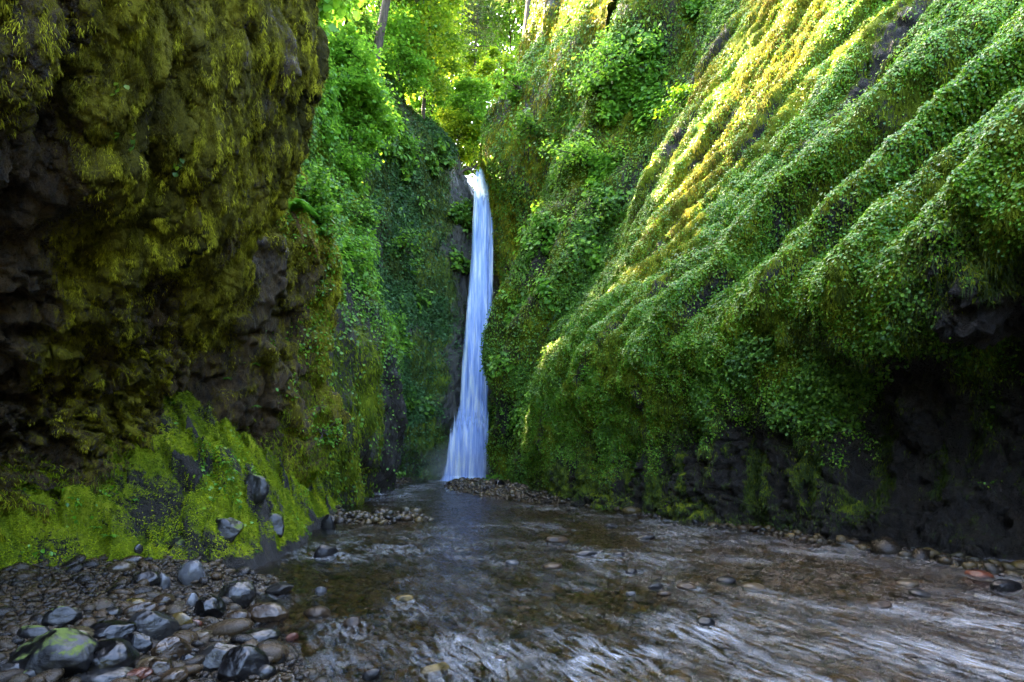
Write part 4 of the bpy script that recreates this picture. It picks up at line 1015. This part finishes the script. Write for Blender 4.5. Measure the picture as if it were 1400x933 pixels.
tree('broadleaf_tree', (-9.5, 41.5, 26), 16, 1, (-9.5, 41.5, 35.5), (3.2, 2.4, 7), 80, 230, .22, M['maple'], 'tall green tree directly behind the leaning trunk on the left shoulder', 'tree', 41, (0, 0), .2, 'broad', RIM, clump_r=1.1)
tree('broadleaf_tree', (-6.6, 44, 25), 16, 1, (-6.6, 44, 34.5), (2.6, 2.2, 6), 60, 230, .22, M['yellowleaf'], 'yellow-green tree right behind the tall green one on the left shoulder', 'tree', 42, (0, 0), .18, 'broad', RIM, clump_r=1.0)
btree(601, 120, -60, 60, 50, 130, 60, 130, M['needle'], 'thin straight conifer far behind the gap, left of the centre', 14, 'conifer_tree', tr=.22, kind='conifer', py_top=-220, sz=.45)
btree(655, 200, 30, 56, 48, 70, 45, 130, M['needle'], 'drooping grey-green conifer in the middle of the gap', 15, 'conifer_tree', tr=.2, kind='conifer', py_top=-60, sz=.3)
btree(470, 260, 130, 27, 52, 90, 60, 330, M['maple'], 'bright green maple leaning out from the left cliff beside the overhang', 16, 'maple_tree', lean=30, sz=.17, tr=.12, clr=.62)
btree(505, 170, 160, 31, 36, 40, 22, 260, M['maple'], 'low green maple boughs right of the bright left maple', 17, 'maple_tree', sz=.18, tr=.09, clr=.6)
btree(460, 60, 10, 36, 55, 60, 40, 260, M['far_leaf'], 'darker green tree behind the bright left maple at the top', 18, sz=.2)
btree(565, 150, 40, 50, 55, 70, 55, 260, M['yellowleaf'], 'sunlit yellow-green tree right of the leaning conifer trunk', 19)
btree(620, 190, 100, 58, 45, 70, 50, 240, M['yellowleaf'], 'sunlit yellow-green tree in the left half of the gap', 20)
btree(650, 235, 195, 50, 26, 42, 22, 200, M['yellowleaf'], 'small glowing yellow tree directly above the lip of the fall', 21, tr=.08)
btree(684, 190, 115, 54, 34, 44, 34, 230, M['yellowleaf'], 'golden green tree just left of the central grey trunk', 22)
btree(800, 120, 60, 45, 55, 55, 50, 260, M['maple'], 'fresh green tree right of the central grey trunk', 23, sz=.2)
btree(830, 80, 10, 38, 60, 50, 50, 260, M['far_leaf'], 'dark green tree on the rim above the fluted right cliff', 24, sz=.2)
btree(545, 110, 100, 41, 45, 30, 26, 240, M['maple'], 'spreading green boughs at the foot of the leaning conifer', 25, sz=.18, tr=.08)
btree(690, 60, -60, 75, 80, 80, 60, 150, M['yellowleaf'], 'tall pale tree far behind the middle of the gap', 26, sz=.4)
btree(560, 90, -70, 80, 110, 70, 60, 150, M['yellowleaf'], 'tall pale tree far behind the left side of the gap', 27, sz=.4)
btree(640, 215, 60, 66, 60, 60, 60, 200, M['maple'], 'green tree behind the drooping conifer in the gap', 31, sz=.3)
btree(600, 150, -10, 62, 70, 60, 60, 220, M['maple'], 'green tree left of the gap behind the sunlit yellow ones', 32, sz=.3)
btree(700, 130, 10, 64, 70, 60, 60, 220, M['far_leaf'], 'dark green tree behind the central grey trunk', 33, sz=.3)
btree(770, 60, -20, 60, 60, 60, 50, 200, M['yellowleaf'], 'sunlit tree behind the fresh green one right of the grey trunk', 34, sz=.3)
btree(590, 190, 140, 49, 48, 50, 60, 260, M['maple'], 'green tree behind the rock shoulder left of the gap', 36, sz=.2)
btree(625, 215, 185, 46, 26, 36, 30, 220, M['yellowleaf'], 'small yellow-green tree behind the rock shoulder beside the lip', 37, sz=.18, tr=.08)
btree(648, 215, 160, 47, 30, 50, 50, 200, M['maple'], 'green bushy tree filling the notch above the lip', 35, sz=.2, tr=.1)
btree(900, -40, -70, 32, 90, 60, 50, 200, M['maple'], 'tree overhanging the top edge right of the dark green rim tree', 28, sz=.2)
# unseen trees added on the left rim to keep sun off the gorge
for k, (x, y, z, h, rr) in enumerate(SHADE):
    tree('broadleaf_tree', (x, y, z), h, 1, (x, y, z+h*.58), (rr, rr, h*.48), 120, 110, .42, M['maple'], 'unseen leafy tree added on the left rim to shade the gorge', 'tree', 60+k, (0, 0), .3, 'broad', RIM, clump_r=1.0, flat=.6)

# --- fallen wood beside the lip
for k, (a, b_, rr, lab) in enumerate([((628, 240, 41.5), (652, 224, 42.), .10, 'grey fallen log lodged at the lip of the fall'), ((634, 228, 41.8), (655, 240, 41.6), .06, 'thin broken branch crossing the fallen log at the lip of the fall')]):
    A_, B_ = W3(*a), W3(*b_); t = np.linspace(0, 1, 8)[:, None]
    path = A_*(1-t)+B_*t+np.stack([t[:, 0]*0, t[:, 0]*0, .15*np.sin(t[:, 0]*6)], 1)
    V, Fc, R = join_parts([tube(path, rr*(1-.5*t[:, 0]), 8), tube([path[4], path[4]+[.3, .1, .5], path[4]+[.5, .2, .9]], [.04, .03, .015], 6)])
    tag(mesh_obj('fallen_branch', V, Fc, M['bark']), lab, 'branch', 'fallen wood at the lip')

def on_cliff(key, px, py):
    G, Nn, _ = CL[key]; qx, qy = project(G)
    fc = ((CAM-G)*Nn).sum(-1) > 0
    c = (qx-px)**2+(qy-py)**2+(~fc)*1e6+(G[..., 1] < 1)*1e9
    near = c < c.min()+9
    d = np.where(near, G[..., 1], 1e9); i = np.unravel_index(d.argmin(), d.shape)
    return G[i], Nn[i]
# --- shrubs and leafy clumps hanging on the cliffs
def shrub(key, px, py, rpx, n, size, mat, label, seed, name='shrub', out=.5):
    p0, nn = on_cliff(key, px, py); d = p0[1]; R_ = rpx*d/FPX; r = np.random.default_rng(seed)
    root = empty(name, p0)
    ncl = 14; cl = p0+nn*R_*out+r.normal(size=(ncl, 3))*R_*np.array([.55, .4, .5])
    parts = [tube([p0-nn*.1, p0+nn*R_*.25+(c-p0)*.3, c], [.03*R_+.012, .02*R_+.008, .006], 5) for c in cl]
    child(mesh_obj('stems', *join_parts(parts)[:2], M['bark']), root)
    ci = r.integers(0, ncl, n); p = cl[ci]+r.normal(size=(n, 3))*R_*np.array([.26, .26, .15])
    V, Fc, Rr = leaf_mesh(p, nn*.4, size*(.6+.8*r.random(n)), seed, spread=.5, updir=.8, droop=.3, aspect=.8)
    child(mesh_obj('leaves', V, Fc, mat, smooth=False, attrs={'rnd': Rr}), root)
    tag(root, label, 'shrub', 'shrubs growing on the gorge walls')
for a in [
 ('G', 800, 225, 34, 1500, .15, M['maple'], 'bright leafy shrub beside the lit ridge of the fluted right cliff', 1),
 ('G', 830, 290, 26, 900, .14, M['far_leaf'], 'leafy shrub lower right of the bright one on the fluted right cliff', 2),
 ('G', 840, 90, 34, 1300, .15, M['maple'], 'leafy shrub high on the fluted right cliff near the top edge', 3),
 ('G', 770, 130, 24, 800, .15, M['far_leaf'], 'dark leafy shrub on the fluted cliff right of the pinnacle', 4),
 ('F', 735, 175, 26, 800, .2, M['far_leaf'], 'leafy clump on the right flank of the pinnacle', 5),
 ('F', 712, 120, 22, 700, .2, M['maple'], 'green clump on top of the pinnacle under the grey trunk', 6),
 ('E', 560, 200, 20, 600, .2, M['maple'], 'green clump on the shoulder left of the fall lip', 7),
 ('E', 550, 340, 20, 500, .2, M['far_leaf'], 'dark green clump halfway up the back wall', 8),
 ('E', 548, 465, 22, 700, .2, M['maple'], 'bright fern-like clump on the back wall behind the round buttress', 9),
 ('D', 475, 235, 30, 1300, .14, M['maple'], 'bright green shrub hanging beside the maple on the left cliff', 10),
 ('D', 488, 300, 26, 1000, .14, M['far_leaf'], 'green shrub on the left cliff below the bright hanging one', 11),
 ('D', 470, 350, 28, 1100, .13, M['maple'], 'fresh green shrub just right of the fern shelf', 12),
 ('B', 425, 268, 26, 1100, .09, M['maple'], 'leafy shrub behind the large fern on the rock shelf', 13),
 ('B', 447, 305, 20, 800, .08, M['maple'], 'small leafy shrub right of the large fern on the rock shelf', 14),
 ('B', 440, 590, 18, 300, .07, M['maple'], 'little green shrub low on the right edge of the left rocky buttress', 15),
 ('H', 930, 140, 22, 600, .13, M['ivy'], 'leafy clump at the upper left of the ivy-covered cliff', 16),
 ]: shrub(*a)

# --- ferns
def fern(key, px, py, lpx, nfr, label, seed, dead=0, at=None, ang=(0, 6.283)):
    p0, nn = at if at else on_cliff(key, px, py)
    p0 = np.array(p0); L = lpx*p0[1]/FPX; r = np.random.default_rng(seed); root = empty('fern', p0)
    def fronds(k, L, up, dr, nm, mat):
        parts = []
        for f in range(k):
            a = ang[0]+(ang[1]-ang[0])*r.random(); h = np.array([math.cos(a), math.sin(a)*.7, 0])+nn*.6; h[2] = 0; h = norm(h)
            l = L*(.7+.5*r.random()); t = np.linspace(0, 1, 9)
            path = p0+h[None]*(t*l*.8)[:, None]+np.array([0, 0, 1.])[None]*((up*t-dr*t**2)*l)[:, None]
            parts.append(tube(path, l*.008*(1.1-t), 4))
            T = norm(np.gradient(path, axis=0)); side = norm(np.cross(T, [0, 0, 1.])); 
            tt = np.linspace(.12, .98, 26); 
            P0 = np.stack([np.interp(tt, t, path[:, i]) for i in range(3)], 1); TT = np.stack([np.interp(tt, t, T[:, i]) for i in range(3)], 1); SS = norm(np.stack([np.interp(tt, t, side[:, i]) for i in range(3)], 1))
            w = l*.17*np.sin(np.pi*np.clip(tt*.92+.06, 0, 1))**.7
            for sg in (-1, 1):
                tip = P0+sg*SS*w[:, None]+TT*w[:, None]*.35-np.array([0, 0, .25])*w[:, None]
                e = TT*l*.016
                V = np.stack([P0-e, P0+e, tip], 1).reshape(-1, 3)
                parts.append((V, np.arange(len(V)).reshape(-1, 3), np.full(len(V), r.random())))
        V, Fc, R = join_parts(parts)
        child(mesh_obj(nm, V, Fc, mat, smooth=False, attrs={'rnd': R}), root)
    fronds(nfr, L, .9, .85, 'fronds', M['fern'])
    if dead: fronds(dead, L*1.1, .05, 1.25, 'dead_fronds', M['deadfern'])
    tag(root, label, 'fern', 'ferns on the rocks')
fern('B', 398, 288, 42, 22, 'large sword fern with drooping dead red-brown fronds on the shelf of the left buttress', 1, 16)
fern('B', 346, 500, 16, 7, 'small fern in the middle of the left rocky buttress', 2)
fern('B', 308, 522, 14, 7, 'small fern left of the middle one on the rocky buttress', 3)
fern('B', 345, 560, 16, 5, 'thin horizontal fern low on the left rocky buttress', 4)
fern('bank', 310, 635, 14, 8, 'little fern at the top of the mossy bank', 5)
fern('bank', 150, 732, 17, 9, 'bright green fern on the moss left of the flat slab', 6)
fern('bank', 133, 722, 13, 7, 'small fern beside the bright one on the moss', 7)
fern('bank', 183, 685, 13, 7, 'small fern high on the moss behind the dark slab', 8)
fern('bank', 420, 660, 14, 9, 'fern at the far right end of the mossy bank', 9)
fern('H', 965, 170, 16, 9, 'fern in the sunny strip of the ivy-covered cliff', 10)
fern('H', 1145, 322, 13, 7, 'fern in the ivy on the middle of the right cliff', 11)
fern('G', 815, 330, 20, 10, 'fern on the fluted cliff above the dark gully', 12)
fern('G', 850, 300, 18, 9, 'fern right of the other one above the dark gully', 13)
fern('E', 560, 375, 20, 9, 'fern halfway up the back wall left of the fall', 14)
fern('D', 500, 395, 20, 10, 'fern at the top of the rounded dark buttress on the left', 15)
# --- tiny seedlings on the overhang
for k, (px, py, lab) in enumerate([(158, 125, 'yellow-green seedling highest on the overhanging cliff'), (150, 192, 'two-leaved seedling below the highest one on the overhanging cliff'), (184, 203, 'thin grassy seedling in the middle of the overhanging cliff'), (249, 224, 'round-leaved seedling farthest right on the overhanging cliff')]):
    p0, nn = on_cliff('A', px, py); p0 = p0+nn*.03; root = empty('seedling', p0); r = np.random.default_rng(k+5)
    s = p0[1]/FPX; tips = [p0+nn*.05+np.array([r.normal()*7*s, -.02, r.normal()*9*s]) for _ in range(4)]
    child(mesh_obj('stems', *join_parts([tube([p0-nn*.03, (p0+t)/2+nn*.02, t], .0018, 5) for t in tips])[:2], M['fern']), root)
    V, Fc, R = leaf_mesh(np.array(tips), np.tile([0, -1., .3], (4, 1)), 8*s, k, spread=.4, updir=.2, droop=.6, aspect=1.0, lift=0)
    child(mesh_obj('leaves', V, Fc, M['yellowleaf'], smooth=False, attrs={'rnd': R}), root)
    tag(root, lab, 'seedling', 'seedlings on the overhang')
# ---------------------------------------------------------------- camera, light
sc = bpy.context.scene
cam = bpy.data.cameras.new('camera'); co = bpy.data.objects.new('camera', cam); C.objects.link(co)
co.location = CAM; co.rotation_euler = (math.radians(90), 0, 0)
cam.lens = FPX/1400*36; cam.sensor_width = 36; cam.shift_y = (HZ-466.5)/1400; cam.clip_end = 3000; cam.clip_start = .05
sc.camera = co
S = np.array([-.53, .50, .69]); S = S/np.linalg.norm(S)
el = math.asin(S[2]); az = math.atan2(S[0], S[1])     # azimuth from +Y towards +X
w = bpy.data.worlds.new('World'); sc.world = w; w.use_nodes = True
nt = w.node_tree; bg = nt.nodes['Background']
sky = nt.nodes.new('ShaderNodeTexSky'); sky.sky_type = 'NISHITA'; sky.sun_disc = False
sky.sun_elevation = el; sky.sun_rotation = az; sky.air_density = .85; sky.dust_density = 4; sky.ozone_density = .6
nt.links.new(sky.outputs[0], bg.inputs[0]); bg.inputs[1].default_value = .15
sl = bpy.data.lights.new('sun', 'SUN'); so = bpy.data.objects.new('sun', sl); C.objects.link(so)
sl.energy = 4.2; sl.angle = math.radians(.5); sl.color = (1, .74, .40)
from mathutils import Vector
so.rotation_euler = Vector(S).to_track_quat('Z', 'Y').to_euler(); so.location = (0, 0, 40)
sc.view_settings.view_transform = 'Standard'; sc.view_settings.look = 'None'
sc.view_settings.exposure = 4.75; sc.view_settings.gamma = 1; sc.view_settings.use_curve_mapping = False
sc.render.engine = 'CYCLES'
sc.cycles.use_denoising = True
sc.cycles.max_bounces = 8; sc.cycles.diffuse_bounces = 4; sc.cycles.glossy_bounces = 3; sc.cycles.transparent_max_bounces = 16
sc.cycles.sample_clamp_indirect = 4
